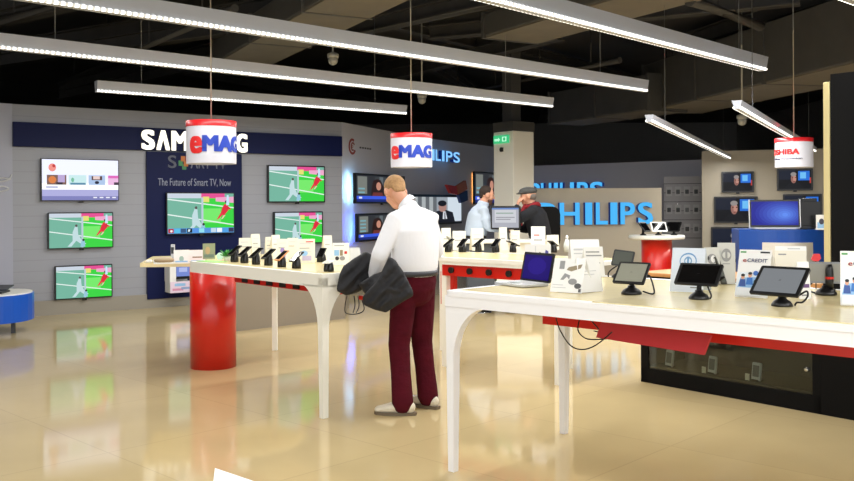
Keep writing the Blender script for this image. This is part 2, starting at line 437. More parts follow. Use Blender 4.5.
# round logo beside the fascia
l, w, h = W2a.rect(347, 139.5, 372, 155.5, 0.0)
bm = NB(); mats = [K(150, 60, 55), K(150, 90, 85), K(70, 70, 75)]
def arc(cx, cz, r0, r1, a0, a1, mi, y=-0.006, n=14):
    o = []
    for k in range(n + 1):
        a = math.radians(a0 + (a1 - a0) * k / n); o.append(Vector((cx + r1 * math.cos(a), y, cz + r1 * math.sin(a))))
    for k in range(n, -1, -1):
        a = math.radians(a0 + (a1 - a0) * k / n); o.append(Vector((cx + r0 * math.cos(a), y, cz + r0 * math.sin(a))))
    for k in range(n):
        prism(bm, [o[k], o[k + 1], o[2 * n + 1 - k - 1], o[2 * n + 1 - k]], (0, 0.006, 0), mi)
arc(-w * .3, h / 2, h * .36, h * .5, 60, 330, 0); arc(-w * .28, h / 2, h * .18, h * .28, 30, 300, 1); arc(-w * .3, h / 2, 0.02, h * .09, 0, 359, 0)
for k in range(5): box(bm, (w * (.02 + .1 * k), -0.003, h * .5), (w * .06, 0.006, h * .1), mi=2)
tag(obj('wall_logo', bm, mats, loc=l, rotz=W2a.th), 'round red ring logo with small dark marks right of the navy fascia', 'logo')
# blue-lit maker names
def philips(W, spans, y0, y1, label, off, depth, face, sidec, group=None):
    bm = NB(); a = (spans[0][1] + spans[-1][2]) / 2
    c = W.at(W.sz(a, (y0 + y1) / 2, off)[0], 0, off)
    z1, z0 = W.sz(a, y0, off)[1], W.sz(a, y1, off)[1]
    for ch, p, q in spans:
        l, w, h = W.rect(p, y0, q, y1, off)
        add_text(bm, ch, w, z1 - z0, ((l - c).dot(W.e), -depth / 2, (z0 + z1) / 2), depth, 0.04, mi=0, side_mi=1)
    tag(obj('illuminated_lettering', bm, [face, sidec], loc=c, rotz=W.th), label, 'lettering')
LB = em('blue_letter_face', (80, 186, 252), 1.0); LBS = em('blue_letter_side', (14, 40, 110), 0.7)
LB2 = em('pale_blue_letter_face', (130, 195, 255), 1.15)
WP = Wall(W2b.hit(410, 155), W2c.hit(462, 155)); WT = Wall(W2b.hit(397, 210), W2c.hit(466, 210))
philips(WP, [('P', 413, 419), ('H', 420, 427), ('I', 428.5, 431), ('L', 432, 437.5), ('I', 438.5, 441), ('P', 442.5, 449), ('S', 450, 456.5)], 150, 161, 'pale blue lit letters on the grey wall behind the middle drum sign', 0.16, 0.08, LB2, LBS)
philips(W3, [('P', 531, 542), ('H', 543, 553.5), ('I', 556, 560), ('L', 562, 570), ('I', 572, 576), ('P', 579, 590), ('S', 592, 605)], 182.5, 200, 'blue lit letters on the far wall, half hidden behind the beige partition', 0.0, 0.1, LB, LBS)
# beige partition with large letters
W5 = Wall(D(529, 230, 15.2), D(662, 230, 15.6))
zt = D(600, 188, 15.4).z
bm = NB(); box(bm, (W5.L / 2, 0.09, zt / 2), (W5.L, 0.18, zt), bev=0.01)
tag(obj('partition_panel', bm, WALLC, loc=W5.p0, rotz=W5.th), 'beige freestanding partition carrying large blue letters', 'partition')
philips(W5, [('P', 532, 554), ('H', 558, 578), ('I', 583.5, 590.5), ('L', 594, 606), ('I', 608.5, 615.5), ('P', 618.5, 633), ('S', 636, 651)], 202.5, 224.5, 'large bright blue letters standing off the beige partition', 0.0, 0.09, LB, LBS)
# ------------------------------------------------------------------ white column with exit sign
cc = D(514, 200, 14.8); az = math.radians(-52)
bm = NB(); box(bm, (0, 0, 1.345), (0.48, 0.48, 2.69), bev=0.015); col = struct('trim_column', bm, mat('column_white', (248, 243, 228), .5), loc=(cc.x, cc.y, 0), rotz=az)
bm = NB(); box(bm, (0, 0, 2.77), (0.5, 0.5, 0.16), bev=0.01); box(bm, (-.1, 0.05, 3.72), (0.22, 0.22, 1.76)); struct('trim_column_cap', bm, BEAM, loc=(cc.x, cc.y, 0), rotz=az)
Wc = Wall(Vector((cc.x, cc.y, 0)) + Matrix.Rotation(az, 3, 'Z') @ Vector((-.23, -.23, 0)), Vector((cc.x, cc.y, 0)) + Matrix.Rotation(az, 3, 'Z') @ Vector((.23, -.23, 0)))
l, w, h = Wc.rect(497.5, 135, 513, 143, 0.03)
ex = thing('exit_sign', 'small green lit exit sign high on the pale column', 'exit sign', Wc.at(0.2, l.z, 0.0), az)
bm = NB(); box(bm, (0, -0.02, h / 2), (0.36, 0.04, h), bev=0.005); obj('housing', bm, em('exit_green', (70, 215, 140), 0.8), ex)
bm = NB(); mats = []
picture(bm, mats, 0.36, h, [(E(190, 255, 215), R4(.08, .3, .34, .6)), (E(190, 255, 215), [(.34, .2), (.48, .45), (.34, .75)]), (E(190, 255, 215), R4(.6, .2, .9, .8)), (E(60, 190, 120), ell(.75, .5, .08, .22))], y0=-0.0415)
obj('pictogram', bm, mats, ex)
bm = NB(); ellipsoid(bm, (0, -0.03, 0), (0.03, 0.03, 0.04)); box(bm, (0, -0.01, 0.0), (0.07, 0.02, 0.07))
tag(obj('wall_sensor', bm, BLACK, loc=Wc.at(0.2, D(502, 147, 14).z, 0), rotz=az), 'tiny black sensor below the green exit sign on the column', 'sensor')
# ------------------------------------------------------------------ pendant light fixtures
def fixture(label, A, B, z, hgt, wid, name='pendant_light', power=1.0, wires=(0.12, 0.88), led=True):
    d = B - A; L = Vector((d.x, d.y, 0)).length; th = math.atan2(d.y, d.x)
    root = thing(name, label, 'ceiling light', (A.x, A.y, z), th, 'pendant linear lights')
    bm = NB()
    k_ = wid / .13
    prof = [(-.055 * k_, hgt), (.055 * k_, hgt), (.036 * k_, 0.026), (.026 * k_, 0.0), (-.026 * k_, 0.0), (-.036 * k_, 0.026)]
    bm = NB()
    prism(bm, [Vector((0.01, y, q)) for y, q in prof], (L - 0.02, 0, 0)); obj('body', bm, ALU, root)
    bm = NB()
    for sg in (-1, 1): prism(bm, [Vector((0.004, sg * a_ * k_, q)) for a_, q in [(.034, 0.022), (.047, 0.021), (.043, 0.004), (.026, 0.002)]], (L - .008, 0, 0))
    obj('led_strip', bm, LED, root)
    for x in (0.0, L - 0.012):
        bm = NB(); prism(bm, [Vector((x, y * 1.04, q)) for y, q in prof], (0.012, 0, 0)); obj('end_cap', bm, ALU, root)
    for f in wires:
        bm = NB(); tube(bm, [(L * f, 0, hgt), (L * f, 0, 4.6 - z)], 0.004, 6); obj('suspension_wire', bm, MGREY, root)
    li = bpy.data.lights.new('lamp', 'AREA'); li.shape = 'RECTANGLE'; li.size = L; li.size_y = 0.03
    li.energy = power * POW * L; li.color = (1.0, 0.985, 0.955)
    lo = bpy.data.objects.new('lamp', li); COL.objects.link(lo); lo.parent = root; lo.location = (L / 2, 0, -0.006)
    return root
POW = 14.0
Z = 2.8
fixture('longest pendant light crossing the top left, nearest the front', P(-30, -7, Z), P(645, 92, Z), Z, 0.135, 0.13)
fixture('pendant light second from the front, from left edge to the frame middle', P(-60, 43, Z), P(551, 107.5, Z), Z, 0.13, 0.13)
fixture('shorter pendant light closest to the television wall on the left', P(96, 92, Z), P(405, 114.5, Z), Z, 0.13, 0.13, power=1.3)
fixture('pendant light slanting across the upper right above the near table', P(460, -5, Z), P(763, 71, Z), Z, 0.135, 0.13, power=1.4)
fixture('slim small pendant light over the right rear, left of its twin', P(649, 122, 2.3), P(729, 159, 2.3), 2.3, 0.075, 0.10, power=0.75)
fixture('slim small pendant light running behind the red rimmed white drum sign', P(737, 109, 2.3), P(814, 152, 2.3), 2.3, 0.075, 0.10, power=0.75)
fixture('pendant light with only its tip showing in the top right corner', P(838, -3, Z), P(1010, 60, Z), Z, 0.135, 0.13, power=1.7)
# unseen lamps added out of frame to brighten the front of the shop
for k, (x, y) in enumerate(((-4.2, 0.6), (-3.0, -1.6), (-1.2, -3.6), (1.6, 0.4))):
    A = Vector((x - 0.5, y, 0)); fixture('added unseen pendant light brightening the front of the shop', A, A + Vector((4.6, 3.4, 0)), Z, 0.135, 0.13, power=2.2 if k == 3 else 1.0)
# ------------------------------------------------------------------ ceiling services
def duct(name, label, cat, px0, px1, z, wid, hgt, m, mb=None, **k):
    A = P(px0[0], px0[1], z); B = P(px1[0], px1[1], z); d = B - A; L = Vector((d.x, d.y, 0)).length; th = math.atan2(d.y, d.x)
    t = thing(name, label, cat, (A.x, A.y, z), th)
    bm = NB(); box(bm, (L / 2, 0, hgt / 2), (L, wid, hgt), bev=0.02); obj('casing', bm, m, t)
    if mb:
        bm = NB(); box(bm, (L / 2, 0, -0.01), (L * .995, wid * .96, 0.02)); obj('underside_panel', bm, mb, t)
    n = max(2, int(L / 1.6))
    for q in range(n + 1):
        bm = NB(); x = L * q / n; box(bm, (min(max(x, .03), L - .03), 0, hgt / 2), (0.05, wid + 0.05, hgt + 0.05)); obj('flange', bm, m, t)
        if q % 2 == 0:
            bm = NB(); tube(bm, [(min(max(x, .03), L - .03), 0, hgt), (min(max(x, .03), L - .03), 0, 4.6 - z)], 0.012, 6); obj('hanger_rod', bm, BEAM, t)
    return t, L
t, L = duct('air_duct', 'wide brown air duct overhead above the left pendant lights', 'air duct', (238, 66), (420, -30), 3.6, 0.8, 0.34, DUCT, DUCTB)
bm = NB(); box(bm, (-0.02, 0, 0.02), (0.06, 0.95, 0.09)); box(bm, (0.25, .1, -0.03), (0.3, 0.42, 0.04)); obj('grille', bm, mat('cream_metal', (214, 200, 160), 0.5), t)
duct('air_duct', 'brown air duct overhead right of centre above the second pendant light', 'air duct', (510, 40), (700, -14), 3.7, 0.9, 0.3, DUCT, DUCTB)
duct('air_duct', 'big rounded grey duct overhead on the right behind the slanting light', 'air duct', (672, 112), (900, 62), 3.2, 1.2, 0.85, DUCT, DUCTB)
duct('air_duct', 'shallower grey duct left of the big rounded duct overhead', 'air duct', (566, 124), (668, 110), 3.15, 0.9, 0.62, DUCT, DUCTB)
def beam(i, px0, px1, z, wid, hgt, m=BEAM):
    A = P(px0[0], px0[1], z); B = P(px1[0], px1[1], z); d = B - A; L = Vector((d.x, d.y, 0)).length
    bm = NB(); box(bm, (L / 2, 0, hgt / 2), (L, wid, 0.02)); box(bm, (L / 2, 0, hgt), (L, wid, 0.02)); box(bm, (L / 2, 0, hgt / 2), (L, 0.03, hgt)); box(bm, (L/2, 0, 0.01), (L, wid, 0.02))
    struct('trim_beam_%d' % i, bm, m, loc=(A.x, A.y, z), rotz=math.atan2(d.y, d.x))
bl = [((-60, 75), (330, 20), 3.9, .2, .4), ((60, 100), (520, 0), 4.0, .2, .4), ((0, 25), (200, -20), 4.0, .2, .35), ((330, 95), (560, 40), 4.0, .2, .4),
      ((430, 40), (800, 5), 4.05, .2, .4), ((690, 60), (860, 10), 4.0, .25, .45), ((540, 120), (860, 60), 4.1, .2, .4), ((100, 60), (420, 118), 4.2, .14, .3), ((360, 20), (640, 90), 4.2, .14, .3), ((430, 70), (520, 128), 4.1, .14, .3)]
for i, a in enumerate(bl): beam(i + 1, *a)
def pipe(label, px0, px1, z, r, name='pipe'):
    A = P(px0[0], px0[1], z); B = P(px1[0], px1[1], z)
    t = thing(name, label, 'pipe', (A.x, A.y, z)); d = Vector((B.x - A.x, B.y - A.y, 0)); L = d.length
    bm = NB(); tube(bm, [(0, 0, 0), d], r, 10); obj('pipe_run', bm, BEAM, t)
    n = 4
    for k in range(n):
        q = d * ((k + .5) / n); bm = NB(); tube(bm, [q, q + Vector((0, 0, 4.6 - z))], 0.01, 6); obj('hanger', bm, BEAM, t)
pipe('dark pipe overhead at the upper left above the second light', (0, 20), (130, -12), 3.7, 0.06)
pipe('dark pipe overhead between the left lights, running past the brown duct', (60, 84), (235, 8), 3.8, 0.05)
pipe('dark pipe crossing overhead near the upper right corner', (690, 0), (760, 26), 3.7, 0.07)
pipe('dark pipe overhead in the middle above the pale column', (440, 98), (620, 60), 3.8, 0.05)
for (px, py, d, lab) in ((333, 58, 11.0, 'small pale ceiling camera dome above the left lights'), (422, 98, 13.0, 'small pale ceiling camera dome above the middle drum sign'), (742, 119, 12.0, 'small pale ceiling camera dome by the slim right light')):
    c = D(px, py, d); t = thing('dome_camera', lab, 'camera', c)
    bm = NB(); ellipsoid(bm, (0, 0, -0.03), (0.06, 0.06, 0.06)); obj('dome', bm, mat('dome_grey', (150, 148, 140), 0.3), t, True)
    bm = NB(); lathe(bm, [(0.07, 0), (0.07, 0.05), (0.02, 0.07)], 16); tube(bm, [(0, 0, 0.05), (0, 0, 4.6 - c.z)], 0.012, 6); obj('mount', bm, MATS['dome_grey'], t)
# ------------------------------------------------------------------ televisions
G = E
def football(bar=False):
    b = .13 if bar else .0
    s = [(G(118, 182, 160), R4(0, 0, 1, 1)), (G(60, 214, 70), R4(.5, 0, 1, .9)), (G(120, 235, 110), R4(.5, .25, .8, .62)), (G(205, 215, 228), R4(0, .88, .55, 1)), (G(232, 80, 150), R4(.5, .88, .86, 1)),
         (G(240, 170, 205), [(.72, .8), (1, .76), (1, .92), (.72, .9)]), (G(232, 225, 120), R4(.52, .78, .62, .92)), (G(232, 244, 240), [(0, .84), (1, .62), (1, .65), (0, .87)]),
         (G(232, 244, 240), [(0, .46), (1, .18), (1, .21), (0, .49)]), (G(190, 205, 220), [(.5, .0), (.53, .0), (.53, .9), (.5, .9)]),
         (G(196, 222, 226), [(.28, .03), (.36, .2), (.36, .45), (.4, .62), (.44, .6), (.45, .38), (.5, .22), (.58, .1), (.48, .12), (.42, .2), (.34, .03)]), (G(90, 80, 80), ell(.42, .64, .02, .04, 8)),
         (G(224, 44, 66), [(.79, .46), (.85, .44), (.92, .58), (.91, .70), (.86, .74), (.82, .64)]), (G(226, 60, 74), [(.73, .33), (.77, .36), (.84, .48), (.80, .52)]), (G(240, 200, 190), [(.84, .44), (.87, .45), (.83, .36), (.80, .34)]), (G(214, 40, 60), [(.90, .68), (.955, .62), (.95, .58), (.9, .62)]), (G(60, 60, 60), ell(.88, .79, .02, .035, 8)),
         (G(200, 230, 250), [(.88, .7), (.93, .7), (.92, .96), (.89, .96)]), (G(150, 200, 220), [(.48, .02), (.56, .02), (.55, .2), (.5, .2)]), (G(50, 60, 50), ell(.53, .22, .02, .035, 8))]
    if bar:
        s.append((G(90, 160, 225), R4(0, 0, 1, .13)))
        cols = [(190, 50, 60), (90, 190, 230), (60, 90, 130), (20, 30, 40), (90, 150, 230), (150, 225, 240), (90, 150, 220), (200, 220, 235), (245, 250, 255), (80, 160, 230), (60, 60, 90)]
        for i, c in enumerate(cols): s.append((G(*c), R4(i / 11 + .006, .015, (i + 1) / 11 - .006, .12)))
        s += [(G(240, 240, 240), ell(.05, .06, .02, .03, 8)), (G(220, 240, 250), [(.29, .04), (.32, .04), (.33, .1), (.3, .1)])]
    return s
def menu():
    s = [(G(232, 236, 255, 1.15), R4(0, 0, 1, 1)), (G(176, 176, 224), R4(0, .03, 1, .26)), (G(130, 132, 190), R4(0, .0, 1, .1)), (G(250, 252, 255, 1.2), R4(0, .26, 1, .42)), (G(244, 150, 140), ell(.13, .8, .05, .1, 12)), (G(200, 60, 60), ell(.15, .84, .02, .04, 8)),
         (G(176, 180, 215), R4(.05, .3, .2, .34)), (G(130, 100, 90), R4(.06, .38, .31, .62)), (G(222, 130, 70), ell(.13, .5, .05, .09)), (G(190, 170, 215), R4(.2, .44, .29, .62)), (G(60, 50, 60), R4(.18, .38, .26, .44)),
         (G(205, 238, 240), R4(.34, .38, .57, .62)), (G(90, 140, 170), R4(.36, .38, .56, .43)), (G(120, 190, 160), ell(.39, .5, .02, .06, 8)), (G(176, 200, 235), R4(.6, .38, .82, .62)), (G(90, 60, 60), R4(.64, .5, .78, .6)), (G(236, 210, 205), R4(.66, .52, .75, .6)), (G(40, 40, 60), ell(.71, .44, .03, .04, 8)),
         (G(240, 190, 230), R4(.86, .38, 1, .62)), (G(226, 110, 190), R4(.86, .55, 1, .62)), (G(80, 60, 80), R4(.94, .38, 1, .45))]
    for i in range(4): s.append((G(245, 245, 250), R4(.66 + .085 * i, .05, .71 + .085 * i, .08)))
    return s
def movie(kind=0):
    s = [(G(48, 50, 54), R4(0, 0, 1, 1))]
    for i in range(7): s.append((G(96, 104, 108) if i % 2 else G(60, 64, 66), R4(.36 + i * .09, .2, .44 + i * .09, .96)))
    s += [(G(120, 124, 118), R4(.02, .3, .2, .95)), (G(44, 26, 22), [(.27, .14), (.56, .14), (.53, .6), (.47, .84), (.4, .88), (.32, .8), (.29, .5)]), (G(196, 138, 116), ell(.43, .6, .05, .16)), (G(110, 50, 45), [(.28, .15), (.54, .15), (.5, .36), (.32, .36)])]
    if kind == 0: s += [(G(26, 26, 30), ell(.9, .6, .1, .25)), (G(20, 20, 24), R4(.78, .14, 1, .45))]
    s += [(G(60, 92, 226), R4(0, .1, 1, .22)), (G(30, 44, 120), R4(0, 0, 1, .1)), (G(220, 225, 245), R4(.04, .12, .1, .19))]
    for i in range(4 if kind else 2): s.append((G(120, 170, 180), R4(.03, .32 + i * .14, .15, .38 + i * .14)))
    return s
def suit():
    s = [(G(150, 158, 166), R4(0, 0, 1, 1))]
    for i in range(6): s.append((G(100, 104, 108) if i % 2 else G(170, 176, 178), R4(i * .06 + .2, .1, i * .06 + .26, 1)))
    s += [(G(208, 220, 230), R4(.75, .02, 1, 1)), (G(24, 26, 36), [(.48, 0), (.88, 0), (.84, .38), (.7, .5), (.56, .44)]), (G(170, 130, 120), ell(.66, .6, .07, .2)), (G(22, 20, 24), ell(.655, .75, .075, .12)), (G(220, 224, 230), [(.66, .12), (.74, .12), (.71, .42), (.67, .42)]), (G(26, 30, 60), [(.69, .1), (.71, .1), (.705, .38), (.69, .38)])]
    return s
def portrait():
    return [(G(14, 16, 22), R4(0, 0, 1, 1)), (G(24, 30, 46), R4(.0, .5, .5, 1)), (G(36, 110, 214), R4(.6, .45, .95, .95)), (G(110, 190, 244), R4(.66, .55, .84, .88)), (G(20, 22, 28), [(.15, 0), (.8, 0), (.62, .34), (.34, .34)]),
            (G(150, 106, 96), ell(.46, .55, .085, .25)), (G(188, 138, 124), ell(.49, .56, .05, .2)), (G(146, 140, 138), ell(.455, .78, .09, .11)), (G(90, 50, 44), ell(.43, .6, .02, .03, 8)), (G(90, 50, 44), ell(.52, .6, .02, .03, 8)), (G(120, 50, 50), ell(.48, .4, .04, .025, 8)), (G(190, 60, 50), R4(.95, .3, .99, .6))]
def television(W, rc, label, shapes, group, bez=0.02, off=0.07, stand=False, glow=None, bar=False):
    l, w, h = W.rect(*rc, off)
    t = thing('television', label, 'television', l, W.th, group)
    bm = NB(); slab(bm, w, h, 0.045, 0.012, Matrix.Translation((0, 0, h / 2))); obj('casing', bm, BLACK, t)
    bm = NB(); mats = []; picture(bm, mats, w - 2 * bez, h - 2 * bez, shapes, y0=-0.002, z0=bez, step=0.0004); obj('screen', bm, mats, t)
    bm = NB(); box(bm, (0, (0.04 + off) / 2, h / 2), (w * .4, off - 0.04, h * .4)); obj('wall_bracket', bm, DGREY, t)
    bm = NB(); box(bm, (0, 0.0, -0.012), (0.06, 0.03, 0.024)); obj('sensor', bm, BLACK, t)
    if glow:
        x = -w / 2 + 0.06
        bm = NB(); box(bm, (x, 0.05, h / 2), (0.02, 0.01, h * .9)); obj('backlight_strip', bm, em('backlight_%s' % (str(glow[0]).replace('.', '')), glow[1], glow[2]), t)
    return t
gS = 'televisions on the left wall'
television(W1, (41, 159, 119, 201), 'topmost television of the left stack, showing a pale menu screen', menu(), gS, 0.012)
television(W1, (48, 212.3, 113.3, 248.5), 'middle television of the left stack, football on screen', football(), gS, 0.015)
television(W1, (55, 265, 112.5, 298.5), 'lowest television of the left stack, near the floor, football on screen', football(), gS, 0.015)
television(W1, (166.5, 192.5, 234.5, 234), 'television on the navy panel showing football above a row of app icons', football(True), gS, 0.015, off=0.12)
television(W1, (268, 165.5, 325, 202.5), 'upper of two football televisions between the navy panel and the corner', football(), gS, 0.02)
television(W1, (274, 211.5, 323, 244), 'lower of two football televisions between the navy panel and the corner', football(), gS, 0.02)
gP = 'televisions on the back wall'
television(W2a, (355.5, 174.5, 405, 203.5), 'upper television behind the man, showing a woman with dark hair', movie(0), gP, 0.03, off=.15, glow=(1, (150, 215, 255), 60))
television(W2a, (357.5, 213, 403, 240), 'lower television behind the man, showing a woman and a side menu', movie(1), gP, 0.03, off=.15, glow=(2, (70, 110, 255), 80))
television(WT, (399, 194.5, 462, 225), 'large television right of the man, showing a person in a dark suit', suit(), gP, 0.05, off=.16)
television(W2c, (474.5, 172.5, 512, 204), 'television partly hidden behind the pale column', movie(0), gP, 0.03, glow=(3, (255, 170, 90), 10))
gT = 'televisions on the beige wall'
television(W4, (721.5, 171.5, 754, 192.5), 'small upper left television on the beige wall, portrait on screen', portrait(), gT, 0.03)
television(W4, (777, 168.5, 813, 190.5), 'small television on the beige wall just below the right drum sign', portrait(), gT, 0.03)
television(W4, (714, 196.5, 758, 223), 'middle television on the beige wall, left of the all-in-one computer', portrait(), gT, 0.03)
television(W4, (783, 194, 822, 221), 'television on the beige wall hidden mostly by the all-in-one computer', portrait(), gT, 0.03)
television(W4, (711, 227, 764, 262), 'lowest and largest television on the beige wall beside the blue counter', portrait(), gT, 0.03)
# four-colour waving logo on the back wall
l, w, h = WT.rect(447, 180, 468, 203, 0.30)
t = thing('wall_logo', 'four coloured waving window logo over the large television', 'logo', l, WT.th)
for (pts, c) in (([(.0, .78), (.45, .72), (.5, .36), (.18, .42)], (196, 44, 40)), ([(.48, .74), (.9, 1.0), (.98, .62), (.54, .38)], (190, 104, 60)), ([(.55, .34), (.98, .56), (1.0, .12), (.66, .0)], (26, 52, 110)), ([(.22, .38), (.5, .32), (.6, .02), (.3, .1)], (60, 110, 60))):
    if c[1] == 110: continue
    bm = NB(); prism(bm, [Vector((-w / 2 + x * w, 0, z * h)) for x, z in pts], (0, 0.06, 0)); obj('colour_pane', bm, K(*c), t)
# ------------------------------------------------------------------ drum signs
def drum(label, cx, y0, y1, d, diam, text, ang, band=0.14, arcw=2.2):
    c = D(cx, y1, d); zt = D(cx, y0, d).z; H = zt - c.z; R = diam / 2; ang -= math.atan((cx - CX) / F)
    t = thing('hanging_drum_sign', label, 'hanging sign', c, 0.0, 'drum signs')
    bm = NB(); lathe(bm, [(R, 0), (R, H * (1 - band))], 48, caps=False); lathe(bm, [(R * .985, H * (1 - band)), (R * .985, 0)], 48, caps=False); lathe(bm, [(R * .985, 0.02), (0.001, 0.02)], 48, caps=False); obj('drum', bm, mat('drum_white', (206, 206, 216), 0.5), t)
    bm = NB(); lathe(bm, [(R * 1.012, H * (1 - band)), (R * 1.012, H), (R * .9, H), (0.01, H)], 48, caps=False); obj('red_band', bm, mat('drum_red', (196, 24, 30), 0.4), t)
    bm = NB(); tube(bm, [(0, 0, H), (0, 0, 4.6 - c.z)], 0.006, 6); obj('suspension_wire', bm, mat('wire_grey', (170, 165, 150), 0.4), t)
    def bend(q):
        a = q.x / R + ang; r = R + 0.003 - (q.y)
        return Vector((r * math.sin(a), -r * math.cos(a), q.z))
    for (body, x, w, h, z, m, bold) in text:
        bm = NB(); V, Fc = fit_text(body, w * R, h * H, 0.003, bold, 1.0)
        # subdivide long faces by bending finely
        tmp = NB(); vs = [tmp.verts.new(Vector((v.x + x * R, -v.z, v.y + z * H))) for v in V]
        for f in Fc:
            try: tmp.faces.new([vs[i] for i in f])
            except ValueError: pass
        bmesh.ops.triangulate(tmp, faces=tmp.faces)
        for _ in range(2):
            es = [e for e in tmp.edges if e.calc_length() > 0.03]
            if es: bmesh.ops.subdivide_edges(tmp, edges=es, cuts=1)
            bmesh.ops.triangulate(tmp, faces=[f for f in tmp.faces if len(f.verts) > 3])
        for v in tmp.verts: v.co = bend(v.co)
        bm.free(); obj('lettering', tmp, m, t)
    return t
TB = mat('print_logo_blue', (28, 62, 176), 0.5); TR = mat('print_logo_red', (214, 34, 34), 0.5)
emag = [('e', -0.92, 0.6, 0.40, 0.42, TR, 0.09), ('MAG', 0.3, 1.85, 0.38, 0.45, TB, 0.09)]
drum('white drum sign with red rim hanging in front of the navy fascia', 211.5, 121.5, 164, 7.2, 0.40, emag, 0.26)
drum('white drum sign with red rim hanging above the man', 411.5, 134, 167.5, 8.6, 0.405, emag, 0.0)
drum('white drum sign with red rim and thin red lettering at the far right', 794, 138.5, 167.5, 9.8, 0.40, [('TOSHIBA', 0, 2.1, 0.2, 0.52, TR, 0.08), ('Leading Innovation', 0.2, 2.0, 0.085, 0.28, K(90, 90, 120), 0.03)], -0.77, 0.14)
# ------------------------------------------------------------------ tables
def leg_mesh(arms, h=0.92, w=0.058, wb=0.046, R=0.26, Hh=0.30, th=0.05):
    bm = NB()
    # tapered post, outer faces flush at the corner (0,0) growing to +arms
    sx = arms[0]; sy = arms[1]
    a = [(0, 0), (sx * w, 0), (sx * w, sy * w), (0, sy * w)]; b = [(sx * .006, sy * .006), (sx * wb, sy * .006), (sx * wb, sy * wb), (sx * .006, sy * wb)]
    va = [bm.verts.new((x, y, h)) for x, y in a]; vb = [bm.verts.new((x, y, 0)) for x, y in b]
    bm.faces.new(va); bm.faces.new(vb[::-1])
    for i in range(4): bm.faces.new((va[i], vb[i], vb[(i + 1) % 4], va[(i + 1) % 4]))
    curve = [(w * .9 + R * (1 - math.cos(q)), h - Hh * (1 - math.sin(q))) for q in [PI / 2 * k / 10 for k in range(11)]]
    pts = [(w * .9 - .02, h)] + [(w * .9 - .02, h - Hh)] + curve
    for k in range(10):   # quads so that the concave bracket triangulates cleanly
        (x0, z0), (x1, z1) = curve[k], curve[k + 1]
        prism(bm, [Vector((sx * x0, 0, z0)), Vector((sx * x1, 0, z1)), Vector((sx * x1, 0, h)), Vector((sx * x0, 0, h))], (0, sy * th, 0))
        prism(bm, [Vector((0, sy * x0, z0)), Vector((0, sy * x1, z1)), Vector((0, sy * x1, h)), Vector((0, sy * x0, h))], (sx * th, 0, 0))
    return bm
AV = math.radians(-43.8)
def tbl_at(o, x, y): return Vector(o) + Matrix.Rotation(AV, 3, 'Z') @ Vector((x, y, 0))
# --- near table
N1 = P(443, 290.5, 1.0); N1.z = 0
t = thing('display_table', 'long white display table with tablets in the right foreground', 'table', N1, AV, 'white display tables')
LN, WN = 4.2, 1.45
bm = NB(); zprism(bm, rrect(LN, WN, 0.05, 4, LN / 2, WN / 2), 0.972, 1.0); obj('tabletop', bm, [WHITE], t)
bm = NB(); zprism(bm, [(0.06, 0.08), (LN - .06, 0.08), (LN - .06, WN - .08), (0.06, WN - .08)], 0.998, 1.002); obj('top_surface', bm, TOP, t)
bm = NB(); zprism(bm, [(0.95, 0.03), (LN - .1, 0.03), (LN - .1, .5), (0.95, .5)], 1.0, 1.005); obj('inlay', bm, TOP2, t)
bm = NB(); box(bm, (LN / 2, 0.03, 0.945), (LN - .02, 0.05, 0.06)); box(bm, (LN / 2, WN - 0.03, 0.945), (LN - .02, 0.05, 0.06)); box(bm, (0.03, WN / 2, 0.945), (0.05, WN - .02, 0.06)); box(bm, (LN - .03, WN / 2, 0.945), (0.05, WN - .02, 0.06)); obj('apron', bm, WHITE, t)
for (x, y, ax) in ((0.01, 0.01, (1, 1)), (LN - .01, 0.01, (-1, 1)), (-0.005, 1.09, (1, 1)), (LN - .1, 1.14, (-1, 1))):
    bm = leg_mesh(ax, R=0.25 if y < 1 else 0.12, Hh=0.31 if y < 1 else .12)
    for v in bm.verts: v.co += Vector((x, y, 0))
    obj('leg', bm, WHITE, t)
bm = NB(); box(bm, (2.3, 0.42, 0.862), (3.76, 0.14, 0.09)); obj('cable_tray', bm, RED, t)
bm = NB(); box(bm, (2.3, 0.42, 0.921), (3.6, 0.12, 0.03)); obj('gap_shade_strip', bm, BLACK, t)  # black strip stands in for the shaded gap below the apron
# hinged tray flap and loose cables
a, b_, c_, d_ = P(601, 322, .88), P(711, 335.5, .88), P(703.5, 355, .79), P(596, 337.5, .80)
Mi = (Matrix.Translation(N1) @ Matrix.Rotation(AV, 4, 'Z')).inverted()
bm = NB(); prism(bm, [Mi @ q for q in (a, b_, c_, d_)], (0.004, 0.008, 0)); obj('tray_flap', bm, DRED, t)
cz = [[(556, 318), (560, 330), (570, 345), (582, 349.5), (596, 345), (612, 332)], [(580, 317), (578, 330), (585, 338), (596, 339.5), (612, 338)], [(588, 316), (596, 326), (604, 332), (616, 322)], [(594, 331), (606, 333), (622, 330), (640, 323)], [(606, 336), (626, 334), (648, 327)]]
for k, q in enumerate(cz):
    bm = NB(); tube(bm, spline([D(x, y, 4.62 - .06 * i) for i, (x, y) in enumerate(q)], 5), 0.0035, 6)
    for v in bm.verts: v.co = Mi @ v.co
    obj('cable', bm, BLACK, t, True)
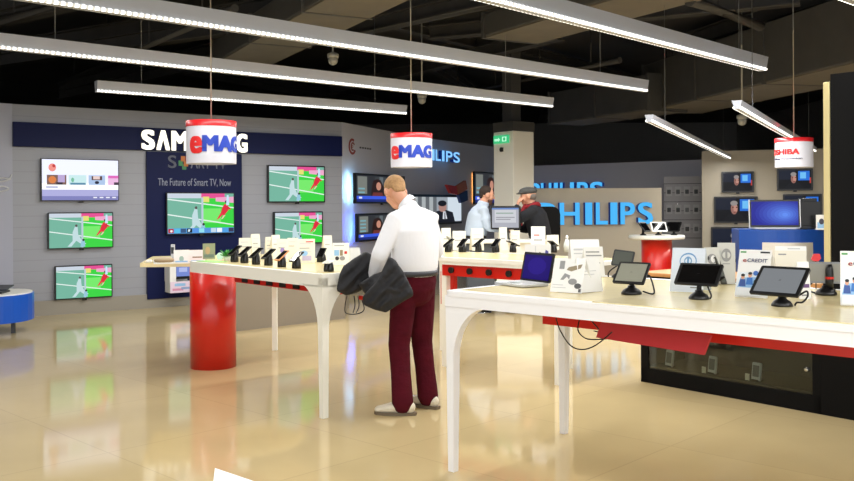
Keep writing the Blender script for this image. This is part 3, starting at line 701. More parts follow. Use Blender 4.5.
# --- left table
NL = P(322, 274.3, 1.0); NL.z = 0
FL = P(190, 261.3, 1.0); AL = math.atan2(NL.y - FL.y, NL.x - FL.x)
t = thing('display_table', 'white display table with phones resting on a red column, left of the man', 'table', NL, AL, 'white display tables')
L1 = (Vector((FL.x, FL.y, 0)) - NL).length; WL = 1.0
def flared(L, W, inset=0.0):
    return [(-i, i2) for i, i2 in ((inset, inset), (L - inset - .0, inset + 0.0), (L + .02 - inset, .15), (L - .05 - inset, W - inset), (inset, W - inset))]
bm = NB(); zprism(bm, flared(L1, WL), 0.972, 1.0); obj('tabletop', bm, WHITE2, t)
bm = NB(); zprism(bm, flared(L1, WL, 0.045), 0.998, 1.003); obj('top_surface', bm, TOP, t)
bm = NB(); box(bm, (-L1 / 2, 0.025, 0.94), (L1, 0.05, 0.066)); box(bm, (-L1 / 2, WL - 0.025, 0.94), (L1, 0.05, 0.066)); box(bm, (-0.025, WL / 2, 0.94), (0.05, WL, 0.066)); box(bm, (-L1 + .02, WL / 2, 0.94), (0.05, WL - .1, 0.066)); obj('apron', bm, WHITE2, t)
bm = leg_mesh((-1, 1), R=0.24, Hh=0.32, w=0.06, wb=0.05); obj('leg', bm, WHITE2, t)
bm = leg_mesh((-1, -1), R=0.24, Hh=0.32, w=0.06, wb=0.05)
for v in bm.verts: v.co += Vector((0, WL, 0))
obj('leg', bm, WHITE2, t)
cq = D(213, 300, 8.1); cq.z = 0; COLC = (Matrix.Translation(NL) @ Matrix.Rotation(AL, 4, 'Z')).inverted() @ cq
bm = NB(); lathe(bm, [(0.207, 0), (0.207, 0.93)], 48, c=tuple(COLC)); obj('column_base', bm, RED, t)
bm = NB(); box(bm, (-0.98, 0.32, 0.865), (1.5, 0.1, 0.085)); obj('cable_tray', bm, RED, t)
bm = NB()
for k in range(7): box(bm, (-1.55 + k * .2, 0.268, 0.865), (0.09, 0.012, 0.07))
obj('tray_holes', bm, BLACK, t)
bm = NB(); box(bm, (-0.18, 0.6, 0.78), (0.2, 0.16, 0.03)); obj('tray_end', bm, RED, t)
for q in ([(347, 296), (345, 306), (346, 313), (356, 314), (364, 310), (362, 300)], [(354, 296), (355, 305), (353, 313)], [(358, 296), (359, 306), (356, 313)]):
    Ml = (Matrix.Translation(NL) @ Matrix.Rotation(AL, 4, 'Z')).inverted()
    bm = NB(); tube(bm, spline([D(x, y, 7.0) for x, y in q], 5), 0.004, 6)
    for v in bm.verts: v.co = Ml @ v.co
    obj('cable', bm, BLACK, t, True)
# --- low counter behind the red column
pp = [P(140, 262.3, 0.95), P(192, 268.5, 0.95)]
a5 = Vector((-2.68, 8.3, 0))
lf = P(275, 350); 
poly = [Vector((P(140, 263, .95).x, P(140, 263, .95).y, 0)), Vector((-2.0, 8.25, 0)), Vector((-1.35, 8.75, 0)), Vector((-1.28, 9.25, 0)), Vector((-1.7, 9.6, 0)), Vector((-2.9, 9.3, 0))]
t = thing('counter', 'thin pale counter reaching out behind the red column', 'counter', (lf.x, lf.y, 0))
bm = NB(); zprism(bm, [(p.x - lf.x, p.y - lf.y) for p in poly], 0.91, 0.95); obj('counter_top', bm, TOP, t)
bm = NB(); box(bm, (0, 0, 0.455), (0.05, 0.05, 0.91)); obj('leg', bm, WHITE2, t)
bm = NB(); box(bm, (-.75, .05, 0.455), (0.05, 0.05, 0.91)); obj('leg', bm, WHITE2, t)
# --- far table beside the cash desk
q0 = P(437.5, 257, 1.0); q1 = P(548, 262.5, 1.0)
q0.z = q1.z = 0; th3 = math.atan2(q1.y - q0.y, q1.x - q0.x); L3 = (q1 - q0).length + .28
t = thing('display_table', 'white display table with red drawers and a row of phones right of the man', 'table', q0, th3, 'white display tables')
R3 = Matrix.Rotation(-th3, 3, 'Z'); bl3 = R3 @ Vector((.06, 1.1, 0)); dx3, dy3 = bl3.x, bl3.y
bm = NB(); zprism(bm, [(0, 0), (L3, 0), (L3, dy3), (dx3, dy3)], 0.965, 1.0); obj('tabletop', bm, WHITE2, t)
bm = NB(); zprism(bm, [(.03, .05), (L3 - .04, .05), (L3 - .04, dy3 - .05), (dx3 + .04, dy3 - .05)], 0.999, 1.003); obj('top_surface', bm, TOP, t)
bm = NB(); box(bm, (L3 / 2, .03, .95), (L3 - .02, .04, .03)); obj('apron', bm, WHITE2, t)
bm = NB(); box(bm, (L3 / 2, .12, .882), (L3 - .04, .16, .1)); obj('cable_tray', bm, RED, t)
bm = NB()
LX3 = (P(551.5, 262.5, 1.0) - P(437.5, 257, 1.0)).length
for k in range(6): lathe(bm, [(0.028, 0), (0.028, 0.03)], 12, mx=Matrix.Translation((.14 + k * .22, .045, .885)) @ Matrix.Rotation(PI / 2, 4, 'X'))
obj('tray_holes', bm, BLACK, t)
for (x, y) in ((.0, .05), (LX3, .05), (dx3 + .1, dy3 - .15), (LX3 - .36, dy3 - .15)):
    bm = NB(); box(bm, (x + .03, y + .03, .48), (.06, .06, .96)); obj('leg', bm, WHITE2, t)
for x in (-0.045, .065):
    bm = NB(); box(bm, (x + .01, .13, .71), (.05, .05, .30)); obj('tray_bracket', bm, RED, t)
# --- cash desk
cd = D(503, 252, 11.9)
t = thing('cash_desk', 'pale cash desk between the two men behind the far table', 'desk', (cd.x, cd.y, 0), 0.0)
bm = NB(); box(bm, (0, 0, .98), (1.15, .55, .04), bev=.008); obj('desk_top', bm, WHITE2, t)
bm = NB(); box(bm, (.2, 0.03, .62), (.6, .42, .68)); obj('body', bm, WHITE2, t)
bm = NB(); tube(bm, [(.2, .1, 0), (.2, .1, .3)], .05, 14); tube(bm, [(-.31, .1, 0), (-.31, .1, .3)], .05, 14); lathe(bm, [(.16, 0), (.16, .02)], 20, c=(.2, .1, 0)); lathe(bm, [(.16, 0), (.16, .02)], 20, c=(-.31, .1, 0)); obj('pedestal', bm, CHROME, t)
bm = NB(); box(bm, (-.31, .0, .62), (.36, .4, .68)); obj('side_unit', bm, mat('slate_grey', (70, 76, 84), .5), t)
# --- round red column table far right
c4 = P(661, 237, 0.98)
t = thing('round_table', 'white oval table on a red column before the beige partition', 'table', (c4.x, c4.y + .25, 0))
Rw = 28 * c4.y / F
bm = NB(); lathe(bm, [(Rw * .96, .94), (Rw, .955), (Rw, .98), (Rw * .97, 1.0)], 40); obj('tabletop', bm, WHITE2, t)
bm = NB(); lathe(bm, [(15.2 * c4.y / F, 0), (15.2 * c4.y / F, .94)], 40); obj('column_base', bm, RED, t)
ROUND = Vector((c4.x, c4.y + .25, 1.0)); 
# --- low grey platform in front of the corner
a = P(230, 332.5); th = 0.0
bm = NB(); zprism(bm, [tuple((P(x, y) - a)[:2]) for x, y in ((232, 332), (345, 318.5), (349, 303.5), (238, 307))], 0, .6)
tag(obj('display_podium', bm, mat('grey_brown_laminate', (140, 130, 116), .3), loc=a, rotz=th), 'grey brown block podium on the floor below the corner televisions', 'podium')
# --- blue podium at the left edge
pc0 = D(-2, 300, 10.4); pc0.z = 0
t = thing('podium', 'low bright blue podium with a rounded end at the left edge', 'podium', pc0, math.radians(8))
def bullet(r, L, n=12): return [(-L, -r), (0, -r)] + [(r * math.sin(PI * k / n) * .8, -r * math.cos(PI * k / n)) for k in range(1, n)] + [(0, r), (-L, r)]
z1 = D(20, 295, 10.2).z; z0 = D(20, 322, 10.2).z
bm = NB(); zprism(bm, bullet(.48, 1.2), z0, z1); obj('front_panel', bm, BLUE, t)
bm = NB(); zprism(bm, bullet(.46, 1.2), z1 - .0, z1 + .015); obj('podium_top', bm, WHITE2, t)
for x in (.2, -.9):
    bm = NB(); box(bm, (x, -.1, z0 / 2), (.04, .04, z0)); obj('leg', bm, DGREY, t)
lp = thing('laptop', 'black laptop lying on the blue podium at the left edge', 'laptop', (pc0.x + .08, pc0.y - .1, z1 + .015), math.radians(8))
bm = NB(); box(bm, (-.15, 0, .012), (.42, .3, .024), bev=.005); obj('base', bm, BLACK, lp)
bm = NB(); box(bm, (-.15, .16, .03), (.42, .28, .012), mx=Matrix.Translation((0, 0, .0)) @ Matrix.Rotation(.12, 4, 'X')); obj('lid', bm, DGREY, lp)
# ------------------------------------------------------------------ black showcase and tall black unit
s0 = P(641, 381.5); s1 = P(821, 414.5); ths = math.atan2(s1.y - s0.y, s1.x - s0.x); LS = (s1 - s0).length
t = thing('glass_showcase', 'low black showcase with a glass front under the near table', 'showcase', s0, ths)
HS = 0.88; DS = 0.55
bm = NB(); box(bm, (LS / 2, DS / 2, .06), (LS, DS, .12)); box(bm, (LS / 2, DS / 2, HS - .03), (LS, DS, .06)); box(bm, (.035, DS / 2, HS / 2), (.07, DS, HS)); box(bm, (LS - .03, DS / 2, HS / 2), (.06, DS, HS)); obj('frame', bm, BLACKM, t)
bm = NB(); box(bm, (LS / 2, DS - .02, HS / 2), (LS - .1, .03, HS - .1)); obj('back_panel', bm, mat('showcase_lining', (66, 64, 56), .6), t)
bm = NB(); box(bm, (LS / 2, DS / 2, .13), (LS - .12, DS - .06, .02)); obj('shelf', bm, MATS['showcase_lining'], t)
bm = NB(); box(bm, (LS / 2, .012, .45), (LS - .12, .006, .68)); obj('glass_front', bm, GLASS, t)
for x in (.1, LS - .1):
    bm = NB(); lathe(bm, [(.018, 0), (.018, .02), (.01, .03)], 14, mx=Matrix.Translation((x, .01, .3 if x > 1 else .33)) @ Matrix.Rotation(PI / 2, 4, 'X')); obj('lock', bm, CHROME, t)
bm = NB(); box(bm, (LS / 2, DS / 2, HS + .015), (LS + .04, DS + .04, .03), bev=.005); obj('counter_top', bm, WOODO, t)
Ms = Matrix.Translation(s0) @ Matrix.Rotation(ths, 4, 'Z')
for i, (px, py, lab) in enumerate(((668, 364, 'leftmost grey phone inside the black showcase'), (711, 371, 'middle and largest grey phone inside the black showcase'), (755, 379, 'rightmost grey phone inside the black showcase'))):
    f = (px - 641) / 180.0; a = Ms @ Vector((LS * (f * 0.95 + .05 * f), .16, .14))
    # nearest distance along the showcase so that the phone shows at this pixel column
    best = min(range(200), key=lambda k: abs((lambda q: CX + F * (q.x) / q.y - px)(Ms @ Vector((LS * k / 200, .09, .14)))))
    a = Ms @ Vector((LS * best / 200, .09, .14))
    p = thing('mobile_phone', lab, 'phone', a, ths - .2, 'phones in the showcase')
    bm = NB(); slab(bm, .078, .135, .016, .01, Matrix.Translation((0, 0, .07)) @ Matrix.Rotation(-.12, 4, 'X')); obj('body', bm, mat('pale_phone_grey', (206, 210, 214), .4), p)
    bm = NB(); slab(bm, .058, .085, .002, .003, Matrix.Translation((0, -.003, .075)) @ Matrix.Rotation(-.12, 4, 'X')); obj('screen', bm, MGREY, p)
    bm = NB(); box(bm, (0, .015, .006), (.06, .06, .012)); obj('stand', bm, DGREY, p)
    tgp = Ms @ Vector((LS * best / 200 - (.06 if i else -.02), .07, .14))
    if i: 
        bm = NB(); box(bm, (0, 0, .025), (.035, .004, .05)); tag(obj('price_tag', bm, CREAMP, loc=tgp, rotz=ths), ('small cream price tag before the middle showcase phone', 'small cream price tag before the rightmost showcase phone')[i - 1], 'price tag')
tb = Ms @ Vector((LS + .08, 0, 0))
zt = D(835, 73, 6.0).z
t = thing('display_cabinet', 'tall black cabinet rising at the right edge of the frame', 'cabinet', tb, ths)
bm = NB(); box(bm, (1.0, .3, zt / 2), (2.0, .6, zt)); box(bm, (-.039, .275, .44), (.08, .55, .88)); obj('carcass', bm, BLACKM, t)
bm = NB(); box(bm, (-.03, .05, (.92 + zt - .05) / 2), (.045, .1, zt - .05 - .92), bev=.003); obj('edge_board', bm, mat('pale_yellow_board', (222, 206, 150), .5), t)['label'] = 'pale yellow upright edge board'
# ------------------------------------------------------------------ blue counter with computer
bc = D(785, 235, 12.0)
t = thing('service_counter', 'curved blue counter with a pale front below the all-in-one computer', 'counter', (bc.x, bc.y, 0), math.radians(-10))
zt = D(785, 229.5, 12).z
def curved(w, d, n=16, bulge=.22): return [(-w / 2 + w * k / n, -bulge * math.sin(PI * k / n)) for k in range(n + 1)] + [(w / 2, d), (-w / 2, d)]
bm = NB(); zprism(bm, curved(1.2, .6), zt - .42, zt); obj('counter_top', bm, mat('deep_blue_laminate', (16, 66, 146), .35), t)
bm = NB(); zprism(bm, curved(.84, .5, bulge=.3), 0, zt - .17)
for v in bm.verts: v.co.y -= .04
obj('front_panel', bm, mat('pale_front', (205, 200, 190), .4), t)
bm = NB(); box(bm, (0, .3, (zt - .42) / 2), (1.1, .5, zt - .42)); obj('body', bm, BLUE, t)
def on(px, d, z): q = D(px, 230, d); return Vector((q.x, q.y, z))
p = thing('all_in_one_computer', 'silver rimmed computer with a glowing blue desktop on the blue counter', 'computer', on(775, 12.0, zt), math.radians(-12))
w, h = 48 * 12 / F, 27.5 * 12 / F
Mx = Matrix.Translation((0, 0, .035)) @ Matrix.Rotation(-.12, 4, 'X')
bm = NB(); slab(bm, w, h, .03, .015, Mx @ Matrix.Translation((0, 0, h / 2))); obj('casing', bm, BLACK, p)
bm = NB(); slab(bm, .01, h * 1.02, .034, .004, Mx @ Matrix.Translation((-w / 2, -.002, h / 2))); slab(bm, .01, h * 1.02, .034, .004, Mx @ Matrix.Translation((w / 2, -.002, h / 2))); obj('side_rim', bm, SILVER, p)
bm = NB(); mats = []
sh = [(G(30, 36, 140), R4(0, 0, 1, 1))]
for q_ in range(9):
    f_ = q_ / 8.0; sh.append((G(int(34 + 60 * f_), int(40 + 100 * f_), int(150 + 88 * f_)), [(max(0, min(1, x_)), max(0.02, min(1, y_))) for x_, y_ in ell(.62 + .1 * f_, .5 - .06 * f_, .62 - .56 * f_, .66 - .58 * f_, 24)]))
picture(bm, mats, w - .05, h - .05, sh, mx=Mx, y0=-.002, z0=.025)
obj('screen', bm, mats, p)
bm = NB(); box(bm, (0, .06, .02), (w * .8, .2, .02)); box(bm, (0, .05, .03), (w * 1.0, .05, .03)); obj('stand', bm, SILVER, p)
p = thing('speaker', 'black bulky device standing right of the all-in-one computer', 'speaker', on(808, 12.1, zt), math.radians(-10))
bm = NB(); zprism(bm, [(-.13, -.12), (.13, -.12), (.1, .16), (-.1, .16)], 0.0, .38); box(bm, (0, .02, .4), (.2, .2, .05), bev=.01); obj('casing', bm, BLACK, p)
bm = NB(); box(bm, (0, -.1, .03), (.22, .06, .06), bev=.01); obj('base', bm, BLACK, p)
p = thing('small_display', 'small white picture card on the blue counter by the black device', 'card', on(821.5, 11.8, zt), math.radians(-10))
bm = NB(); mats = [PAPER]; box(bm, (0, .01, .1), (.13, .02, .2)); picture(bm, mats, .13, .2, [(K(150, 195, 235), R4(.1, .1, .9, .5)), (K(60, 60, 80), ell(.5, .55, .25, .2))], y0=-.002); obj('printed_front', bm, mats, p)
bm = NB(); box(bm, (0, .04, .006), (.12, .1, .012)); obj('foot', bm, PAPER, p)
# ------------------------------------------------------------------ accessory wall, far right of the partition
W6 = Wall(D(665, 230, 18.6), D(701, 230, 18.4))
l, w, h = W6.rect(664, 180, 701.5, 262)
rk = thing('accessory_rack', 'grey slatted accessory rack on the far wall right of the partition', 'rack', (l.x, l.y, 0), W6.th)
bm = NB(); box(bm, (0, .03, 1.02), (w, .05, 2.04)); obj('slat_board', bm, mat('rack_grey', (196, 194, 198), .5), rk)
bm = NB()
for k in range(7): box(bm, (0, .0, .75 + k * .19), (w, .02, .012))
obj('rails', bm, DGREY, rk)
k = 0
cnm = [('black', BLACK), ('grey', MGREY), ('dark', DGREY)]
for r, zr in enumerate((1.78, 1.4, 1.0)):
    for cidx in range(4):
        nmc, mc = cnm[(r * 2 + cidx) % 3 if cidx != 1 else 0]
        q = W6.at(((l - W6.p0).dot(W6.e)) - w / 2 + w * (.14 + .24 * cidx), zr, .02)
        lab = '%s hung accessory pack, %s row of the grey rack, %s' % (nmc, ('top', 'middle', 'bottom')[r], ('beside the partition', 'second from the partition', 'second from the beige wall', 'nearest the beige wall')[cidx])
        p = thing('accessory_pack', lab, 'accessory', q, W6.th, 'accessories on the grey rack')
        bm = NB(); slab(bm, .13, .2, .006, .01, Matrix.Translation((0, -.02, -.05))); obj('backing_card', bm, mat('pack_card', (214, 214, 216), .5), p)
        bm = NB(); slab(bm, .075, .09, .03, .012, Matrix.Translation((0, -.05, -.06))); obj('blister', bm, mc, p)
        bm = NB(); tube(bm, [(0, .03, .06), (0, -.09, .065)], .005, 6); obj('hook', bm, CHROME, p)
# ------------------------------------------------------------------ cards, posters
def face_to(px, yaw=0.0):
    return -math.atan((px - CX) / F) + yaw
def card(label, x0, x1, yt, yb, yaw=0.0, tilt=0.14, shapes=(), zt=1.005, pm=None, tent=True, name='card_stand', cat='card', group='printed cards', text=()):
    cx = (x0 + x1) / 2; q = P(cx, yb, zt); d = q.y
    w = (x1 - x0) * d / F / max(.3, math.cos(yaw)); h = (yb - yt) * d / F / math.cos(tilt)
    t = thing(name, label, cat, q, face_to(cx, yaw), group)
    Mt = Matrix.Rotation(-tilt, 4, 'X')
    bm = NB(); mats = [pm or PAPER]; slab(bm, w, h, .003, .004, Mt @ Matrix.Translation((0, 0, h / 2)))
    picture(bm, mats, w, h, shapes, mx=Mt, y0=-.0012, step=.0005)
    for (body, tx, tz, tw, th_, m, bold) in text:
        if m not in mats: mats.append(m)
        add_text(bm, body, tw * w, th_ * h, ((tx - .5) * w, -.006, tz * h), 0, bold, mx=Mt, mi=mats.index(m))
    obj('front_panel', bm, mats, t)
    if tent:
        ty = h * math.sin(tilt); tz = h * math.cos(tilt)
        bm = NB(); prism(bm, [Vector((-w / 2, ty, tz)), Vector((w / 2, ty, tz)), Vector((w / 2, ty * 2 + .04, 0)), Vector((-w / 2, ty * 2 + .04, 0))], (0, .003, .0)); obj('back_panel', bm, pm or PAPER, t)
    return t
bl_, rd_, gr_, sk_, dk_ = K(60, 110, 190), K(206, 50, 46), K(86, 160, 90), K(222, 168, 140), K(40, 40, 44)
lb_ = K(150, 195, 235); gy_ = K(150, 150, 150); lg_ = K(205, 206, 206); br_ = K(150, 136, 110)
def ring(cx, cy, rx, ry, t, m, white):
    return [(m, ell(cx, cy, rx, ry, 20)), (white, ell(cx, cy, rx - t, ry - t * rx / ry * .9, 20))]
# near table
card('white card with pictures of grey gadgets beside the silver laptop', 550, 581, 259, 292.5, yaw=-.5, tilt=.3, shapes=[(gy_, R4(.2, .68, .36, .92)), (br_, [(.44, .66), (.5, .74), (.92, .84), (.88, .72), (.6, .62)]), (gy_, [(.28, .36), (.4, .56), (.58, .5), (.56, .38), (.48, .46), (.38, .36)]), (gy_, ell(.68, .32, .14, .09)), (K(90, 90, 92), ell(.86, .2, .11, .08)), (lg_, R4(.06, .2, .4, .22)), (lg_, R4(.06, .12, .5, .14)), (K(90, 90, 92), R4(.9, .02, .98, .12))])
card('plain white folded card wing right of the gadget picture card', 581, 603, 258, 292, yaw=.75, tilt=.18, shapes=[(lg_, R4(.1, .6, .8, .62)), (lg_, R4(.1, .5, .7, .52))])
card('white card with a small blue photo standing behind the silver laptop', 525, 551, 244.5, 279, yaw=0, tilt=.12, shapes=[(lg_, R4(.4, .55, .42, .95)), (dk_, [(.5, .58), (.68, .6), (.72, .72), (.56, .78)]), (K(90, 90, 170), [(.74, .6), (.92, .6), (.9, .8), (.8, .84)])])
card('white leaflet leaning back behind the gadget picture card', 573, 602, 240, 276.5, yaw=.2, tilt=.4, shapes=[(lg_, R4(.1, .7, .8, .75)), (lg_, R4(.1, .6, .7, .63)), (gy_, R4(.55, .35, .9, .38)), (gy_, R4(.55, .45, .9, .48))])
card('white leaflet printed with lines right of the small black tablet', 586, 605, 247, 277, yaw=.25, tilt=.3, shapes=[(gy_, R4(.1, .8, .8, .84)), (gy_, R4(.1, .68, .9, .72)), (bl_, R4(.1, .56, .6, .6)), (gy_, R4(.1, .44, .8, .47))])
card('white card with a blue ring emblem behind the left black tablet', 670, 702, 248.5, 292, yaw=-.3, tilt=.25, pm=mat('bluish_card', (226, 234, 244), .6), shapes=ring(.5, .7, .26, .19, .03, K(110, 160, 205), MATS['bluish_card']) + ring(.5, .7, .12, .1, .035, K(120, 165, 205), MATS['bluish_card']) + [(K(110, 160, 205), R4(.47, .6, .53, .8)), (K(110, 160, 205), R4(.3, .58, .42, .62)), (gy_, R4(.62, .09, .82, .12))])
card('small grey card with a sketch icon, left of the pair behind the tablets', 705, 720, 247.5, 284, yaw=.1, tilt=.12, pm=mat('grey_card', (208, 208, 202), .6), shapes=[(gy_, ell(.5, .68, .3, .14)), (PAPER, ell(.58, .68, .16, .1)), (K(100, 130, 120), R4(.3, .5, .7, .54)), (dk_, ell(.28, .7, .06, .06, 8))])
card('small grey card with a ring icon, right of the pair behind the tablets', 718, 735, 243, 284, yaw=0, tilt=.12, pm=MATS['grey_card'], shapes=ring(.5, .7, .28, .16, .05, gy_, MATS['grey_card']) + [(gy_, R4(.44, .62, .56, .78)), (gy_, R4(.3, .48, .7, .5))])
def credit():
    s = [(gr_, R4(.04, .93, .22, .965)), (dk_, R4(.66, .93, .95, .965)), (K(235, 242, 248), R4(.0, .05, 1, .52)), (lb_, [(.05, .2), (.95, .2), (.9, .44), (.12, .4)])]
    for (x, z, c) in ((.2, .42, (60, 90, 160)), (.42, .46, (60, 120, 200)), (.78, .5, (200, 205, 215)), (.62, .3, (230, 235, 240))):
        s += [(K(*c), [(x - .11, z - .2), (x + .11, z - .2), (x + .08, z - .05), (x - .08, z - .05)]), (sk_, ell(x, z, .06, .05)), (dk_, ell(x, z + .035, .062, .03))]
    s += [(rd_, R4(.6, .26, .78, .3)), (bl_, ell(.6, .5, .08, .05)), (K(240, 244, 248), [(.02, .02), (.8, .02), (.7, .18), (.1, .2)])]
    return s
card('white card printed eCREDIT with pictured people, between two tablets', 735.5, 766, 250.5, 297.5, yaw=-.35, tilt=.3, shapes=credit(), text=[('e', .21, .76, .11, .06, rd_, .03), ('CREDIT', .6, .77, .62, .075, K(60, 70, 130), .02)])
card('cream card with a plain header behind the right tablet', 777, 806, 246.5, 291, yaw=.1, tilt=.14, pm=mat('ivory_card', (240, 234, 218), .6), shapes=[(PAPER, R4(0, .9, 1, 1)), (gy_, R4(.1, .8, .35, .83)), (lg_, R4(.4, .93, .8, .96))])
card('white narrow card wing right of the right tablet', 800, 811, 262, 299, yaw=.5, tilt=.14, pm=PAPER, shapes=[(K(110, 80, 130), R4(.1, .3, .9, .4)), (gy_, R4(.2, .08, .8, .12))])
card('white card printed eCREDIT cut off by the right frame edge', 842, 873, 251.5, 306, yaw=.0, tilt=.12, shapes=credit(), text=[('e', .3, .76, .12, .06, rd_, .03), ('CREDIT', .66, .77, .55, .07, K(60, 70, 130), .02)])
# ------------------------------------------------------------------ tablets on stands
def tablet(label, x0, x1, yt, yb, bx, by, yaw=0.0, tilt=.5, screen=None, m=BLACK, shear=0.0, cable=None, scr=True):
    q = P(bx, by - 3.5, 1.005); d = q.y; k = d / F
    t = thing('tablet_computer', label, 'tablet', q, face_to(bx, yaw), 'tablets on stands')
    rb = 10.2 * k
    bm = NB(); lathe(bm, [(rb, 0), (rb, .008), (rb * .8, .022), (rb * .42, .034), (rb * .36, .045)], 24); obj('stand_base', bm, BLACK, t)
    w = (x1 - x0) * k / math.cos(yaw) * .92; h = (yb - yt) * k / math.cos(tilt)
    zc = (by - 3.5 - (yt + yb) / 2) * k; xc = ((x0 + x1) / 2 - bx) * k
    Mt = Matrix.Translation((xc, -.0, zc)) @ Matrix.Rotation(shear, 4, 'Y') @ Matrix.Rotation(-tilt, 4, 'X')
    bm = NB(); tube(bm, [(0, 0, .03), (0, .005, zc * .6), (xc, .015, zc)], [.014, .012, .016], 10); obj('stand_neck', bm, BLACK, t)
    bm = NB(); slab(bm, w, h, .01, .008, Mt); obj('tablet_body', bm, m, t)
    bm = NB(); slab(bm, w * .86, h * .82, .001, .002, Mt @ Matrix.Translation((0, -.0012, 0))); obj('screen', bm, screen or GLASSB, t)
    if cable:
        bm = NB(); tube(bm, spline([Vector(((x - bx) * k, .03, (by - 3.5 - y) * k + .004)) for x, y in cable], 6), .0045, 8); obj('security_cable', bm, BLACK, t)
    return t
tablet('tablet with a bright reflection painted on its screen, leftmost of those on stands', 615, 648, 262.5, 282.5, 631.5, 297.5, yaw=-.45, tilt=.72, screen=mat('painted_reflection', (150, 150, 135), .1, coat=.3), cable=[(642, 281), (648, 276), (653, 290), (651, 294), (641, 292)])  # pale screen colour stands in for a reflection
tablet('grey tablet seen behind the leftmost stand tablet', 612, 634, 250.5, 266, 622, 281, yaw=-.35, tilt=.4, screen=GLASSG, m=DGREY, shear=.1, cable=[(620, 264), (608, 272), (606, 278), (612, 283), (622, 281)])
tablet('black tablet with a dark screen in front of the ring emblem card', 676, 721, 264, 284, 699, 302.5, yaw=-.42, tilt=.7, shear=.0, cable=[(712, 284), (720, 279), (722, 277), (706, 284), (709, 296), (707, 300)])
tablet('black tablet with mirrored light put in as a grey glow, right of the eCREDIT card', 754.5, 804, 267.5, 294, 782, 309.5, yaw=-.48, tilt=.78, screen=em('reflection_glow', (134, 138, 142), .9), cable=[(796, 296), (804, 291), (805, 296), (800, 302), (794, 303), (792, 306)])  # even grey glow stands in for light mirrored on the glass
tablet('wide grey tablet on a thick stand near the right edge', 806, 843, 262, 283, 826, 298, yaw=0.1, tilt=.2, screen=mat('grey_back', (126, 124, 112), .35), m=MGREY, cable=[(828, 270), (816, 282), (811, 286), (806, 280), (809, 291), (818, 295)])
p = P(826, 294, 1.005)
t = thing('pen_holder', 'black cylinder with red trim standing before the wide grey tablet', 'holder', p)
bm = NB(); lathe(bm, [(.016, 0.0), (.02, .04), (.018, .1), (.012, .125)], 16, c=(0, -.04, .03)); lathe(bm, [(.028, 0), (.028, .03)], 16, c=(0, -.04, 0)); obj('cylinder', bm, BLACK, t)
bm = NB(); lathe(bm, [(.0205, .05), (.0205, .062)], 16, c=(0, -.04, .03)); obj('trim', bm, RED, t)
a = D(826.5, 262, 5.4)
t = thing('arrow_marker', 'small red arrow marker above the wide grey tablet', 'marker', P(826.5, 291, 1.005))
bm = NB(); prism(bm, [Vector((x, .12, z)) for x, z in ((-.026, .16), (-.012, .19), (.02, .19), (.026, .165), (.012, .15), (-.01, .15))], (0, .012, 0)); obj('arrow', bm, K(214, 50, 56), t)
bm = NB(); tube(bm, [(0, .126, 0), (0, .126, .155)], .003, 6); obj('post', bm, BLACK, t)
# small black tablet lying on leaflets, and wedge by the icon cards
card('small black tablet leaning against the leaflets', 570, 587, 249.5, 276, yaw=-.3, tilt=.5, pm=BLACK, shapes=[(GLASSB, R4(.06, .06, .94, .94))], name='tablet_computer', cat='tablet', group='tablets on stands')
card('dark olive tablet seen edge-on between the icon card and the eCREDIT card', 722, 733, 257, 284, yaw=.9, tilt=.3, pm=mat('olive_dark', (58, 56, 44), .3), shapes=[(GLASSG, R4(.06, .06, .94, .94))], name='tablet_computer', cat='tablet', group='tablets on stands')
p = P(768, 289, 1.005)
t = thing('gadget', 'rounded black device peeking out right of the eCREDIT card', 'device', p, face_to(768))
bm = NB(); ellipsoid(bm, (0, 0.03, .075), (.045, .03, .075)); obj('casing', bm, DGREY, t); bm = NB(); box(bm, (0, .03, .006), (.08, .07, .012), bev=.003); obj('base', bm, BLACK, t)
# white box in front of table 3 end etc: laptop on near table
h0 = P(520.5, 282.5, 1.005); h1 = P(549, 286, 1.005)
lv = h1 - h0; lw = Vector((lv.x, lv.y, 0)).length; lth = math.atan2(lv.y, lv.x)
t = thing('laptop', 'silver laptop with a dark purple screen on the near white table', 'laptop', (h0 + h1) / 2, lth)
bm = NB(); box(bm, (0, -.095, .008), (lw, .19, .016), bev=.004); obj('base', bm, SILVER, t)
bm = NB()
for r in range(4):
    for c in range(10): box(bm, (-lw * .42 + lw * .84 * (c + .5) / 10, -.03 - .022 * r, .0175), (lw * .07, .017, .003))
obj('keyboard', bm, mat('key_white', (232, 232, 230), .4), t)
bm = NB(); box(bm, (0, -.15, .0165), (.07, .045, .001)); obj('touchpad', bm, MGREY, t)
Mt = Matrix.Translation((0, 0, .014)) @ Matrix.Rotation(-.22, 4, 'X')
bm = NB(); slab(bm, lw * 1.04, .172, .008, .008, Mt @ Matrix.Translation((0, 0, .088))); obj('lid', bm, BLACK, t)
bm = NB(); mats = []; picture(bm, mats, lw * .92, .145, [(G(34, 18, 110), R4(0, 0, 1, 1)), (G(44, 26, 132), ell(.5, .55, .35, .35))], mx=Mt, y0=-.0015, z0=.014); obj('screen', bm, mats, t)
